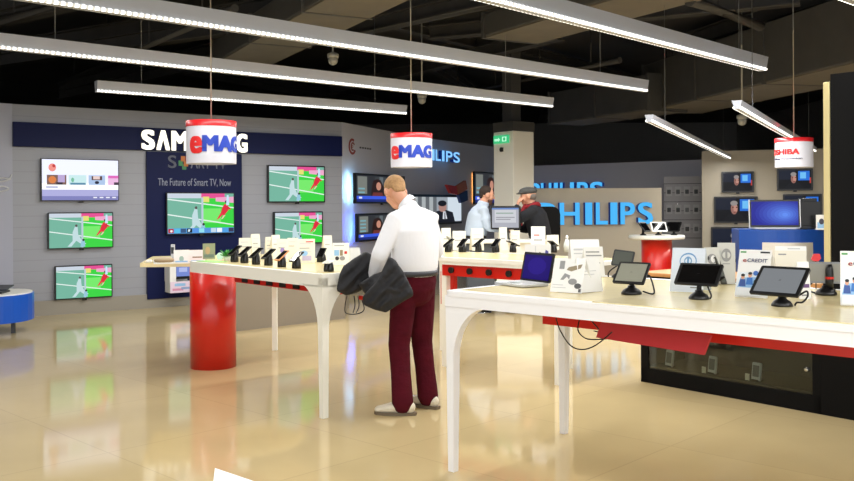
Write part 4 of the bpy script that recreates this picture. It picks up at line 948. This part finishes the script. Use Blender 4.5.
# cream box at the table's rear left corner
# ------------------------------------------------------------------ phones on small stands
def phone(label, px, py, h=9.0, plen=15, yaw=0.0, tilt=.6, m=BLACK, zt=1.004, group='phones on the left table', scr=GLASSB):
    q = P(px, py, zt); k = q.y / F
    t = thing('mobile_phone', label, 'phone', q, AV + PI / 2 + yaw, group)
    hh = h * k
    for s in (-1, 1):
        bm = NB()
        for i, (z, r) in enumerate(((0, 1), (.5, .8), (1, .45))): pass
        lathe(bm, [(.024, 0), (.025, hh * .25), (.02, hh * .7), (.012, hh * .98)], 12, c=(0, s * .017, 0)); obj('stand_leg', bm, BLACK, t)
    bm = NB(); box(bm, (0, 0, hh * .42), (.012, .012, hh * .8)); obj('stand_spine', bm, MGREY, t)
    L = plen * k
    Mt = Matrix.Translation((0.0, 0, hh * 1.0)) @ Matrix.Rotation(-tilt, 4, 'Y')
    bm = NB(); box(bm, (0, 0, 0), (L, .062, .011), mx=Mt, bev=.003); obj('phone_body', bm, m, t)
    bm = NB(); box(bm, (0, 0, .0062), (L * .84, .052, .001), mx=Mt); obj('screen', bm, scr, t)
    return t
ords = ['nearest the red column', 'second from the red column', 'third from the red column', 'fourth from the red column', 'fifth from the red column', 'sixth from the red column']
OR = mat('orange_phone', (206, 140, 90), .4)
for i, (px, py) in enumerate(((234.5, 262), (244.5, 263), (256, 264.4), (268.5, 265.4), (281.8, 267), (296.5, 268.3))):
    phone('black phone on a stubby stand, front row of left table, %s' % ords[i], px, py, 11.5, 16, 0, .62, OR if i == 4 else BLACK)
phone('pale phone on a stubby stand at the near corner of left table', 328.8, 271.5, 10, 11, 0.2, .25, PAPER, scr=mat('pale_screen', (225, 222, 200), .2))
phone('dark phone on a stand behind the near corner phone of left table', 321.5, 262, 9, 13, 0.4, .8)
for i, (x0, x1, yt, yb, yaw, lab) in enumerate(((239.5, 251, 238, 261, .1, 'plain pale card at the rear of left table, nearest the red column'), (252.5, 261, 234, 259, .5, 'tall folded pale card on left table, second from the red column'), (266, 274, 237, 259, .2, 'pale card on left table behind the fourth phone from the column'), (273, 281, 235, 259, .5, 'tall folded pale card on left table behind the orange phone'), (277, 288, 239, 262, 0, 'pale card with violet marks on left table beside the orange phone'), (287, 297, 238, 259, -.3, 'slanted pale card on left table behind the sixth phone'), (297, 315, 239, 263, 0, 'wide pale card with printed rows on left table'), (324.5, 333, 235.5, 259, .5, 'tall folded pale card at the near end of left table'), (332.5, 349, 243, 265, -.1, 'white card printed with small photos beside the jacket on left table'), (203, 215, 243.5, 259, 0, 'olive tinted picture card at the column end of left table'))):
    sh = [(lg_, R4(.15, .8, .8, .84)), (gy_, R4(.15, .6, .7, .63)), (lg_, R4(.15, .45, .8, .48))]
    if i == 4: sh += [(K(150, 130, 190), ell(.5, .5, .2, .12)), (K(190, 170, 210), R4(.2, .2, .8, .3))]
    if i == 6: sh += [(rd_, R4(.5, .86, .9, .9)), (lb_, ell(.4, .4, .2, .12)), (K(190, 180, 210), R4(.3, .1, .8, .3))]
    if i == 8: sh = [(gy_, R4(.1, .86, .7, .89)), (lb_, R4(.1, .42, .4, .68)), (br_, R4(.45, .42, .62, .68)), (dk_, ell(.28, .3, .12, .09)), (gy_, ell(.6, .3, .16, .1)), (rd_, R4(.72, .5, .88, .62))]
    if i == 9: sh = [(K(150, 158, 120), R4(0, 0, 1, 1)), (K(190, 160, 110), ell(.4, .55, .2, .25)), (K(110, 130, 110), R4(.1, .1, .9, .3))]
    card(lab, x0, x1, yt, yb, yaw, .1, sh, pm=CREAMP if i not in (8,) else PAPER, group='cards on the left table')
card('dark bent plastic card rack left of the tall folded card near the jacket', 350, 362, 248, 262, yaw=.3, tilt=.5, pm=mat('pale_grey_plastic', (190, 190, 186), .4), group='cards on the left table')
# green leaflet + small green plant + white disc at column end
q = P(212, 261.5, 1.004)
bm = NB(); box(bm, (0, 0, .001), (.3, .12, .002)); tag(obj('leaflet', bm, K(150, 226, 110), loc=q, rotz=AV), 'bright green leaflet lying flat at the column end of left table', 'leaflet')
q = P(227, 261, 1.004); t = thing('potted_plant', 'small green leafy plant at the column end of left table', 'plant', q)
bm = NB(); lathe(bm, [(.025, 0), (.032, .04)], 14); obj('pot', bm, WHITE2, t)
bm = NB(); r_ = random.Random(3)
for k in range(26):
    a = r_.random() * 6.28; e = r_.random() * .9 + .1; Ld = .06 + .03 * r_.random()
    d = Vector((math.cos(a) * math.cos(e), math.sin(a) * math.cos(e), math.sin(e))); s = d.cross(Vector((0, 0, 1))).normalized() * .014
    b = Vector((0, 0, .035)); prism(bm, [b, b + d * Ld * .5 + s, b + d * Ld, b + d * Ld * .5 - s], (0, 0, .002))
obj('foliage', bm, mat('leaf_green', (64, 150, 60), .5), t)
q = P(220, 260, 1.004); t = thing('display_disc', 'small mint coloured disc standing beside the green plant', 'display', q, face_to(220))
bm = NB(); lathe(bm, [(.03, 0), (.03, .008)], 20, mx=Matrix.Translation((0, 0, .035)) @ Matrix.Rotation(PI / 2, 4, 'X')); obj('disc', bm, K(200, 236, 220), t); bm = NB(); box(bm, (0, 0, .004), (.04, .03, .008)); obj('foot', bm, WHITE2, t)
# table 3 row
o3 = ['nearest the man', 'second from the man', 'third from the man', 'fourth from the man', 'fifth from the man', 'farthest from the man']
for i, (px, py) in enumerate(((448, 252), (462.3, 252), (478.4, 251.7), (495.5, 252.2), (513, 252.4), (553, 252.5))):
    phone('dark phone on a stubby stand in the far table row, %s' % o3[i], px, py, 9, 14, .15 if i % 2 else -.3, .6 if i < 4 else -.4, BLACK, group='phones on the far table')
for i, (x0, x1, yt, yb, yaw, lab) in enumerate(((443, 452, 228, 250.5, .5, 'folded pale card on the far table nearest the man'), (453, 466, 231, 250.5, .1, 'pale card on the far table, second from the man'), (472, 484, 228.5, 250.5, .3, 'pale card on the far table before the salesman'), (500.5, 508, 227.5, 250.5, .4, 'tall pale card on the far table below the monitor'), (510.5, 520, 230.5, 250, 0, 'square pale card on the far table below the capped man'), (531, 545, 226.5, 250, -.1, 'white zigzag topped card on the far table right of the capped man'), (547, 559, 235, 250, .2, 'plain pale card on the far table at its right end'))):
    sh = [(lg_, R4(.15, .7, .8, .75)), (gy_, R4(.15, .5, .7, .54))]
    if i == 5: sh = [(K(200, 120, 110), R4(.2, .6, .6, .66)), (gy_, R4(.2, .4, .8, .45)), (lg_, R4(.2, .2, .8, .26))]
    card(lab, x0, x1, yt, yb, yaw, .12, sh, pm=CREAMP if i != 5 else PAPER, group='cards on the far table')
q = P(444, 250.5, 1.004); t = thing('headphones', 'pale grey headphones standing on the far table beside the man', 'headphones', q, face_to(443))
bm = NB(); tube(bm, [Vector((.075 * math.cos(a), 0, .07 + .075 * math.sin(a))) for a in [PI * k / 14 for k in range(15)]], .012, 8); obj('headband', bm, mat('putty_grey', (150, 148, 128), .5), t)
for s in (-1, 1):
    bm = NB(); lathe(bm, [(.03, -.015), (.035, 0), (.03, .015)], 16, mx=Matrix.Translation((s * .075, 0, .04)) @ Matrix.Rotation(PI / 2, 4, 'Y')); obj('ear_cup', bm, DGREY, t)
# devices on the oval table
for i, (px, ya, m, lab) in enumerate(((645, .9, BLACK, 'dark tablet leaning at the left of the oval red column table'), (659, .1, PAPER, 'white rimmed tablet on the oval red column table'), (673, -.8, BLACK, 'black gadget at the right of the oval red column table'))):
    q = D(px, 235, ROUND.y - .1); q.z = 1.0
    t = thing('tablet_computer', lab, 'tablet', q, ya, 'tablets on the oval table')
    Mt = Matrix.Translation((0, 0, .13)) @ Matrix.Rotation(-.6, 4, 'X')
    bm = NB(); slab(bm, .24, .17, .012, .012, Mt); obj('tablet_body', bm, m, t)
    bm = NB(); slab(bm, .2, .13, .001, .004, Mt @ Matrix.Translation((0, -.0015, 0))); obj('screen', bm, GLASSB, t)
    bm = NB(); lathe(bm, [(.05, 0), (.045, .015), (.02, .03), (.018, .12)], 14, c=(0, .03, 0)); obj('stand', bm, BLACK, t)
# things on the counter behind the red column
card('white picture card with a small green figure on the thin counter', 174, 189, 250, 263.5, 0, .08, [(K(160, 190, 180), ell(.5, .35, .15, .2)), (lb_, R4(.1, .1, .9, .2))], zt=.954, group='cards on the thin counter')
card('white picture card with a brown strip on the thin counter', 189.5, 205, 250, 263, 0, .08, [(br_, R4(.2, .4, .8, .5)), (lb_, R4(.1, .1, .9, .2))], zt=.954, group='cards on the thin counter')
q = P(173, 263.5, .954); t = thing('gadget', 'slim clear and silver gadget upright on the thin counter', 'gadget', q)
bm = NB(); box(bm, (0, 0, .09), (.035, .02, .17), bev=.004); obj('casing', bm, SILVER, t); bm = NB(); box(bm, (0, 0, .004), (.06, .05, .008)); obj('base', bm, WHITE2, t); bm = NB(); box(bm, (0, -.012, .12), (.025, .004, .06)); obj('screen', bm, DGREY, t)
q = P(164, 264, .954); t = thing('gadget', 'beige low gadget lying on the thin counter', 'gadget', q, .3)
bm = NB(); ellipsoid(bm, (0, 0, .035), (.09, .05, .03)); obj('casing', bm, mat('tan_plastic', (170, 150, 118), .5), t); bm = NB(); box(bm, (0, 0, .008), (.18, .08, .016), bev=.004); obj('tray', bm, WHITE2, t)
for i, (px, lab) in enumerate(((148, 'tiny white gadget at the tip of the thin counter'), (155, 'tiny white gadget second from the tip of the thin counter'))):
    q = P(px + 1, 262.3, .954); bm = NB(); box(bm, (0, 0, .012), (.05, .04, .024), bev=.006); tag(obj('gadget', bm, PAPER, loc=q), lab, 'gadget', 'tiny gadgets on the thin counter')
# stacked screens against the navy panel
l, w, h = W1.rect(170.5, 264, 192, 292, .3)
t = thing('display_shelf', 'white unit with a lit screen and pink printed box below the navy panel television', 'display unit', (l.x, l.y, 0), W1.th)
bm = NB(); box(bm, (0, .13, l.z + .07), (w, .24, .16), bev=.005); box(bm, (-w / 2 + .04, .13, l.z + .3), (.09, .24, .3)); box(bm, (0, .22, l.z + .3), (w, .04, .3)); obj('casing', bm, PAPER, t)
bm = NB(); mats = []; picture(bm, mats, w, .16, [(K(236, 214, 232), R4(0, 0, 1, 1)), (lb_, R4(.2, .6, .7, .85)), (K(220, 150, 180), R4(.1, .2, .6, .4)), (K(150, 170, 210), R4(.5, .3, .9, .5))], y0=.008, z0=l.z - .01); obj('printed_box', bm, mats, t)
bm = NB(); box(bm, (.06, .12, l.z + .29), (w * .72, .05, .22), bev=.006); obj('screen_frame', bm, BLACK, t)
bm = NB(); mats = []; picture(bm, mats, w * .64, .16, [(G(120, 140, 210), R4(0, 0, 1, 1)), (G(180, 190, 235), R4(.2, .4, .8, .8))], y0=.093, z0=l.z + .22, x0=.06 - w * .32); obj('screen', bm, mats, t)
# ------------------------------------------------------------------ monitors on the cash desk
DESK = 1.0
def monitor(label, x0, x1, yt, yb, d, yaw, back=False, shapes=None):
    c = D((x0 + x1) / 2, yb, d); w = (x1 - x0) * d / F / math.cos(yaw); h = (yb - yt) * d / F; z = c.z - DESK
    t = thing('monitor', label, 'monitor', (c.x, c.y, DESK), yaw)
    bm = NB(); slab(bm, w, h, .05, .02, Matrix.Translation((0, 0, z + h / 2))); obj('casing', bm, BLACK, t)
    bm = NB(); mats = []; picture(bm, mats, w * .9, h * .84, shapes or [(GLASSB, R4(0, 0, 1, 1))], y0=-.002, z0=z + h * .08); obj('screen', bm, mats, t)
    bm = NB(); box(bm, (0, .07, z / 2 + .06), (.06, .03, z + .12)); box(bm, (0, .05, .008), (.22, .16, .016), bev=.004); obj('stand', bm, BLACK, t)
monitor('monitor with a pale screen between the two men', 491, 519.8, 206, 229.5, 11.95, -.3, shapes=[(G(176, 178, 188), R4(0, 0, 1, 1)), (G(206, 208, 214), R4(.1, .25, .9, .9)), (G(150, 170, 160), R4(.15, .7, .8, .76)), (G(140, 140, 150), R4(.15, .5, .85, .54)), (G(140, 140, 150), R4(.15, .4, .7, .44)), (G(110, 140, 200), R4(0, .92, 1, 1))])
t = thing('office_chair', 'black rounded chair back behind the capped man', 'chair', D(547, 250, 13.0) * 1.0, .2); t.location.z = 0
bm = NB(); z1 = D(551, 206.5, 13.0).z; slab(bm, .42, .62, .08, .12, Matrix.Translation((0, 0, z1 - .31))); obj('backrest', bm, BLACKM, t)
bm = NB(); box(bm, (0, -.22, .66), (.46, .46, .08), bev=.03); obj('seat', bm, BLACKM, t)
bm = NB(); tube(bm, [(0, .09, z1 - .4), (0, .12, .7), (0, -.1, .62)], .025, 8); tube(bm, [(0, -.2, .62), (0, -.2, .1)], .03, 10); obj('column', bm, DGREY, t)
for k in range(5):
    a = 2 * PI * k / 5; bm = NB(); tube(bm, [(0, -.2, .1), (.28 * math.cos(a), -.2 + .28 * math.sin(a), .05)], [.025, .018], 8); ellipsoid(bm, (.28 * math.cos(a), -.2 + .28 * math.sin(a), .028), (.028, .028, .028)); obj('leg', bm, BLACK, t)
# small clutter right of the capped man
q = P(567, 252, 1.004); t = thing('bottle', 'clear pale bottle at the right end of the far table', 'bottle', q)
bm = NB(); lathe(bm, [(.03, 0), (.032, .08), (.02, .11), (.012, .13)], 16); obj('body', bm, mat('clear_plastic', (220, 226, 222), .2), t); bm = NB(); lathe(bm, [(.014, .128), (.014, .15), (.006, .165)], 12); obj('cap', bm, PAPER, t)
# white corner of a foreground stand at the bottom edge
q = P(222, 490, 0.55)
t = thing('display_plinth', 'white corner of a plinth poking up at the bottom edge', 'plinth', (0, 0, 0))
zc = .62; A = P(215, 468, zc); B = P(262, 484, zc)
d1 = Vector((B.x - A.x, B.y - A.y, 0)).normalized(); d2 = Vector((d1.y, -d1.x, 0))
t.location = (A.x, A.y, 0)
a2 = P(211, 500, zc); d2 = Vector((a2.x - A.x, a2.y - A.y, 0)).normalized()
bm = NB(); zprism(bm, [(0, 0), tuple((d1 * .5)[:2]), tuple((d1 * .5 + d2 * .4)[:2]), tuple((d2 * .4)[:2])], zc - .03, zc); obj('plinth_top', bm, WHITE, t)
i1 = d1 * .06 + d2 * .06
bm = NB(); zprism(bm, [tuple(i1[:2]), tuple((i1 + d1 * .38)[:2]), tuple((i1 + d1 * .38 + d2 * .28)[:2]), tuple((i1 + d2 * .28)[:2])], 0, zc - .03); obj('body', bm, WHITE, t)
# ================================================================== PEOPLE
SKIN = mat('skin', (216, 158, 128), .5, noise=.06, nscale=12)
def hand(bm, w, d, n, side, curl=.5, s=1.0):
    """w wrist, d finger direction, n palm normal, side +1/-1 for thumb side along d x n"""
    d = Vector(d).normalized(); n = Vector(n); n = (n - d * n.dot(d)).normalized(); x = d.cross(n).normalized() * side
    w = Vector(w)
    limb(bm, [w - d * .01, w + d * .045, w + d * .085], [(.024, .018), (.038, .016), (.038, .014)], 12, side=x)
    for i, (o, L) in enumerate(((.029, .075), (.010, .084), (-.010, .078), (-.028, .062))):
        p = w + d * .08 + x * o; pts = [p]; a = 0.25 * curl; q = p; dd = d
        for seg in (.45, .32, .23):
            a += curl * .7; dd = (d * math.cos(a) + n * math.sin(a)); q = q + dd * L * seg; pts.append(q)
        limb(bm, pts, [.0098, .0094, .0088, .0078], 8)
    p = w + d * .03 + x * .03
    limb(bm, [p, p + d * .028 + x * .022 + n * .01, p + d * .058 + x * .026 + n * .022], [.0125, .011, .0095], 8)
def person(label, loc, rotz, J, C, hairstyle='short', beard=False, voxel=.007, sc_=1.0, headpitch=.0, headyaw=0.0):
    V = {k: Vector(v) for k, v in J.items()}
    bm = NB()
    Hm = Matrix.Translation(V['head']) @ Matrix.Rotation(headyaw, 4, 'Z') @ Matrix.Rotation(-headpitch, 4, 'X')
    ellipsoid(bm, (0, -.012, .03), (.077, .095, .09), Hm)
    limb(bm, [Hm @ Vector(p) for p in ((0, .03, .02), (0, .045, -.04), (0, .052, -.085))], [(.066, .06), (.058, .05), (.036, .032)], 16, side=Hm.to_3x3() @ Vector((1, 0, 0)))
    limb(bm, [Hm @ Vector(p) for p in ((0, .082, .02), (0, .103, -.022))], [.011, .015], 8)                       # nose
    for s in (-1, 1):
        ellipsoid(bm, (s * .081, -.008, -.005), (.011, .024, .034), Hm, 10, 8)                                    # ears
        limb(bm, [Hm @ Vector(p) for p in ((s * .012, .078, .032), (s * .045, .066, .03))], [.011, .010], 8)       # brow
        ellipsoid(bm, (s * .038, .055, -.028), (.026, .024, .024), Hm, 10, 8)                                     # cheek
    limb(bm, [Hm @ Vector(p) for p in ((-.02, .083, -.056), (.02, .083, -.056))], [.008, .008], 8)                 # lips
    limb(bm, [V['neck'] - Vector((0, .02, .06)), V['neck'], Hm @ Vector((0, -.02, -.04))], [(.075, .06), .056, .056], 16)
    limb(bm, [V['pelvis'], (V['pelvis'] + V['chest']) / 2, V['chest'], V['neck'] - Vector((0, .02, .06))], [(.13, .09), (.12, .085), (.12, .08), (.055, .05)], 18, side=(1, 0, 0))
    for s in 'LR':
        limb(bm, [V[s + 'S'], V[s + 'E']], [.034, .028], 12); limb(bm, [V[s + 'E'], V[s + 'W']], [.028, .024], 12)
        limb(bm, [V['chest'] + Vector((0, 0, .04)), V[s + 'S']], [.045, .03], 12)
        limb(bm, [V[s + 'H'], V[s + 'K'], V[s + 'A']], [.07, .045, .034], 12)
        limb(bm, [V['pelvis'], V[s + 'H']], [.08, .07], 12)
        td = V[s + 'T']; limb(bm, [V[s + 'A'] - Vector((0, 0, .02)), V[s + 'A'] + td * .12 - Vector((0, 0, .05))], [.03, .025], 10)
        hd = C.get(s + 'hand', ((V[s + 'W'] - V[s + 'E']), Vector((0, 0, -1)), 1, .5)); hand(bm, V[s + 'W'], *hd)
    root = remesh('person', bm, SKIN, None, voxel, 2)
    root.location = loc; root.rotation_euler = (0, 0, rotz); tag(root, label, 'person')
    # clothing
    bm = NB()
    pl, ch, nk = V['pelvis'], V['chest'], V['neck']
    up = lambda f: pl.lerp(ch, f)
    wd = C.get('width', 1.0)
    limb(bm, [up(.12), up(.3), up(.65), ch, ch.lerp(nk, .45), ch.lerp(nk, .82)], [(.176 * wd, .138), (.19 * wd, .145), (.198 * wd, .146), (.208 * wd, .142), (.17 * wd, .118), (.085, .078)], 48, side=(1, 0, 0))
    for s in 'LR':
        sh, el, wr = V[s + 'S'], V[s + 'E'], V[s + 'W']
        limb(bm, [ch.lerp(nk, .62), ch.lerp(nk, .5).lerp(sh, .6), sh, sh.lerp(el, .5), el], [.08, .082, .075, .069, .062], 14)
        limb(bm, [el, el.lerp(wr, .5), el.lerp(wr, .9)], [.062, .054, .043], 14)
    remesh('shirt' if not C.get('coat') else 'coat', bm, C['top'], root, voxel + .001, 9)
    bm = NB()
    t0 = (Hm @ Vector((0, -.02, -.06))); d = (t0 - nk).normalized()
    lathe(bm, [(.076, -.04), (.076, -.012), (.07, .01), (.065, .01), (.066, -.04)], 22, mx=Matrix.Translation(nk + d * .02) @ d.to_track_quat('Z', 'Y').to_matrix().to_4x4(), caps=False); obj('collar', bm, C['top'], root)
    bm = NB()
    limb(bm, [up(.16), pl - Vector((0, 0, .02)), pl - Vector((0, 0, .08))], [(.168 * wd, .126), (.178 * wd, .138), (.165 * wd, .132)], 22, side=(1, 0, 0))
    for s in 'LR':
        h, k, a = V[s + 'H'], V[s + 'K'], V[s + 'A']
        limb(bm, [h + Vector((0, 0, .02)), h.lerp(k, .5), k, k.lerp(a, .5), k.lerp(a, .9), a + Vector((0, 0, -.015))], [.099, .092, .08, .074, .078, .08], 16)
    remesh('trousers', bm, C['trousers'], root, voxel + .002, 4)
    bm = NB(); b = up(.17)
    lathe(bm, [(1.0, -.034), (1.06, -.034), (1.06, .004), (1.0, .004)], 28, mx=Matrix.Translation(b) @ Matrix.Diagonal((.176 * wd, .136, 1, 1)), caps=False); obj('belt', bm, C.get('belt', BLACK), root)
    for s in 'LR':
        a = V[s + 'A'].copy(); a.z = 0; td = V[s + 'T'].normalized()
        bm = NB()
        limb(bm, [a - td * .06 + Vector((0, 0, .055)), a + td * .02 + Vector((0, 0, .062)), a + td * .10 + Vector((0, 0, .048)), a + td * .185 + Vector((0, 0, .036))], [(.036, .045), (.042, .05), (.047, .036), (.036, .024)], 16, side=td.cross(Vector((0, 0, 1))))
        sh = remesh('shoe', bm, C['shoes'], root, .006, 3)
        bm = NB(); sx = td.cross(Vector((0, 0, 1)))
        out = [a + td * x + sx * y for x, y in ((-.10, -.025), (-.105, 0), (-.10, .025), (-.03, .037), (.06, .044), (.13, .046), (.19, .034), (.212, .0), (.19, -.034), (.13, -.046), (.06, -.044), (-.03, -.037))]
        prism(bm, [q + Vector((0, 0, .001)) for q in out], (0, 0, .02)); obj('sole', bm, C.get('sole', mat('sole_tan', (110, 96, 76), .7)), sh)
    bm = NB()
    if hairstyle == 'short':
        ellipsoid(bm, (0, -.024, .042), (.0815, .091, .086), Hm); limb(bm, [Hm @ Vector((0, -.075, .0)), Hm @ Vector((0, -.073, -.04))], [(.06, .028), (.05, .02)], 14, side=Hm.to_3x3() @ Vector((1, 0, 0)))
        remesh('hair', bm, C['hair'], root, .006, 2)
    if hairstyle == 'cap':
        ellipsoid(bm, (0, -.045, .0), (.079, .065, .06), Hm); remesh('hair', bm, C['hair'], root, .007, 2)
        bm = NB(); ellipsoid(bm, (0, -.005, .068), (.095, .118, .058), Hm); limb(bm, [Hm @ Vector((0, .06, .055)), Hm @ Vector((0, .14, .042))], [(.085, .025), (.06, .008)], 16, side=Hm.to_3x3() @ Vector((1, 0, 0))); remesh('flat_cap', bm, C['cap'], root, .007, 2)
    if beard:
        bm = NB(); limb(bm, [Hm @ Vector(p) for p in ((0, .046, -.062), (0, .056, -.092))], [(.062, .048), (.043, .037)], 16, side=Hm.to_3x3() @ Vector((1, 0, 0))); remesh('beard', bm, C['beard'], root, .007, 2)
    for s in (-1, 1):
        bm = NB(); ellipsoid(bm, (s * .03, .076, .008), (.013, .010, .009), Hm, 10, 8); obj('eye', bm, mat('eye_dark', (60, 44, 36), .2), root, True)
        bm = NB(); limb(bm, [Hm @ Vector(p) for p in ((s * .014, .09, .036), (s * .048, .074, .036))], [.005, .004], 6); obj('eyebrow', bm, C['hair'], root, True)
    return root
SHIRT = mat('white_cotton', (236, 236, 240), .85, spec=.2, bump=.55, bscale=7, stretch=(1, 1, .45))
MAROON = mat('maroon_corduroy', (78, 14, 28), .9, spec=.15, noise=.15, nscale=9, bump=.9, bscale=8, stretch=(1, 1, 1.6))
man = person('person in white shirt and maroon trousers holding a black jacket, seen from behind', (-.098, 6.31, 0), math.radians(45),
    dict(pelvis=(0, -.01, .98), chest=(0, -.02, 1.33), neck=(-.005, .06, 1.535), head=(-.02, .175, 1.625),
         LS=(-.18, .0, 1.415), LE=(-.31, .03, 1.17), LW=(-.265, .16, .985), RS=(.18, .0, 1.415), RE=(.265, .03, 1.17), RW=(.19, .26, 1.08),
         LH=(-.092, 0, .93), LK=(-.125, .03, .5), LA=(-.15, -.03, .1), LT=(-.6, .8, 0), RH=(.092, 0, .93), RK=(.12, .04, .5), RA=(.14, .0, .1), RT=(-.15, .98, 0)),
    dict(top=SHIRT, trousers=MAROON, shoes=mat('cream_leather', (222, 212, 190), .5, bump=.2, bscale=60), hair=mat('sandy_hair', (168, 130, 88), .8, noise=.2, nscale=60), belt=mat('charcoal_belt', (52, 52, 58), .5), width=1.04,
         Lhand=(Vector((.05, .35, -.9)), Vector((1, 0, 0)), -1, .9), Rhand=(Vector((-.3, .9, 0)), Vector((0, 0, -1)), -1, .6)), headpitch=.7, headyaw=-.35, voxel=.006)
man.scale = (.965, .965, .965)
# jacket over the arm
JACK = mat('black_quilted_nylon', (38, 38, 41), .7, spec=.3, bump=.35, bscale=9)
def puff(bm, poly, d0, thick, dfun=None, n=5):
    pts = []
    m = len(poly); P2 = []
    for i in range(m):          # smooth outline
        a, b = Vector(poly[i]), Vector(poly[(i + 1) % m])
        for k in range(4): P2.append(a.lerp(b, k / 4))
    cx = sum(p[0] for p in P2) / len(P2); cy = sum(p[1] for p in P2) / len(P2)
    fr, bk = [], []
    for j in range(n + 1):
        k = math.cos(PI / 2 * j / n); th = thick * math.sin(PI / 2 * j / n) ** .6
        R1, R2 = [], []
        for p in P2:
            x = cx + (p[0] - cx) * k; y = cy + (p[1] - cy) * k; d = d0 + (dfun(x, y) if dfun else 0)
            wob = 1 + .3 * math.sin(x * .45 + y * .45) + .12 * math.sin(x * .9 - y * .5)
            R1.append(D(x, y, d - th * wob)); R2.append(D(x, y, d + th))
        if j == n: R1 = [sum(R1, Vector()) / len(R1)]; R2 = [sum(R2, Vector()) / len(R2)]
        fr.append([bm.verts.new(q) for q in R1]); bk.append([bm.verts.new(q) for q in R2] if j else fr[0])
    N = len(P2)
    for ser in (fr, bk):
        for A, B in zip(ser, ser[1:]):
            for i in range(N):
                if len(B) == 1: bm.faces.new((A[i], A[(i + 1) % N], B[0]))
                else: bm.faces.new((A[i], A[(i + 1) % N], B[(i + 1) % N], B[i]))
bm = NB()
puff(bm, [(336, 291), (339, 275), (343, 266), (354, 258), (366, 251), (373, 255), (374, 268), (371, 280), (366, 288), (357, 293), (346, 296)], 6.25, .06, lambda x, y: -max(0, 370 - x) * .0055)
puff(bm, [(389, 256), (395, 259), (404, 272), (413, 290), (414, 296), (403, 302), (386, 313), (374, 310), (363, 305), (362, 297), (369, 289), (377, 281), (383, 268)], 5.9, .06)
puff(bm, [(358, 284), (374, 274), (386, 270), (390, 284), (380, 294), (366, 296)], 6.08, .07)
Jk = remesh('jacket', bm, JACK, None, .009, 9)
tag(Jk, 'black quilted jacket draped over the forearm of the man in white', 'jacket')
# salesman
sal = D(479, 250, 12.35)
person('person in pale blue shirt with a dark beard leaning towards the monitor', (sal.x, sal.y, 0), math.radians(-80),
    dict(pelvis=(0, -.06, .93), chest=(0, .0, 1.24), neck=(0, .06, 1.40), head=(0, .11, 1.515),
         LS=(-.175, .02, 1.31), LE=(-.24, .1, 1.1), LW=(-.18, .32, 1.06), RS=(.175, .02, 1.31), RE=(.23, .08, 1.1), RW=(.16, .30, 1.06),
         LH=(-.09, -.05, .88), LK=(-.11, .0, .48), LA=(-.12, -.05, .1), LT=(0, 1, 0), RH=(.09, -.05, .88), RK=(.11, .0, .48), RA=(.12, -.05, .1), RT=(0, 1, 0)),
    dict(top=mat('pale_blue_cotton', (186, 198, 212), .8, bump=.25, bscale=10), trousers=mat('blue_denim', (36, 66, 130), .8), shoes=BLACK, hair=mat('dark_brown_hair', (44, 30, 22), .8), beard=mat('stubble', (104, 70, 54), .8)), beard=True, voxel=.008, headpitch=.2, headyaw=.0).scale = (1.07, 1.07, 1.06)
cap = D(535, 250, 12.3)
per = person('person in a grey flat cap and red scarf with a hand at the mouth', (cap.x, cap.y, 0), math.radians(84),
    dict(pelvis=(0, -.08, .93), chest=(0, -.01, 1.24), neck=(0, .04, 1.38), head=(0, .085, 1.495),
         LS=(-.18, .02, 1.3), LE=(-.2, .26, 1.17), LW=(-.09, .22, 1.375), RS=(.18, .02, 1.3), RE=(.22, .1, 1.06), RW=(.12, .26, 1.08),
         LH=(-.09, -.06, .88), LK=(-.11, .0, .48), LA=(-.12, -.05, .1), LT=(0, 1, 0), RH=(.09, -.06, .88), RK=(.11, .0, .48), RA=(.12, -.05, .1), RT=(0, 1, 0)),
    dict(top=mat('black_wool', (26, 28, 34), .9, bump=.3, bscale=14), trousers=mat('charcoal_cloth', (38, 40, 46), .9), shoes=BLACK, hair=mat('grey_hair', (120, 112, 104), .8), cap=mat('grey_tweed', (74, 74, 72), .9, noise=.2, nscale=80), coat=True, width=1.12,
         Lhand=(Vector((.45, -.25, .85)), Vector((.3, -.8, -.2)), -1, .9)), hairstyle='cap', voxel=.008, headpitch=.05)
per.scale = (1.1, 1.1, 1.06)
bm = NB(); nk = Vector((0, .035, 1.375))
tube(bm, [nk + Vector((.085 * math.cos(a), .085 * math.sin(a), .02 * math.sin(a * 2))) for a in [2 * PI * k / 18 for k in range(19)]], .032, 10)
tube(bm, spline([nk + Vector((-.05, .08, 0)), nk + Vector((-.075, .13, -.1)), nk + Vector((-.08, .15, -.26))], 6), [.03] * 13, 10)
obj('scarf', bm, mat('red_wool', (136, 24, 34), .9, bump=.3, bscale=50), per, True)
# ================================================================== LIGHT
wd = bpy.data.worlds.new('world'); sc.world = wd; wd.use_nodes = True
bg = wd.node_tree.nodes['Background']; bg.inputs['Color'].default_value = (0.92, 0.96, 1.0, 1); bg.inputs['Strength'].default_value = 2.0
sc.view_settings.view_transform = 'Standard'; sc.view_settings.look = 'None'; sc.view_settings.gamma = 1.0
sc.view_settings.use_curve_mapping = False; sc.view_settings.exposure = 0.0
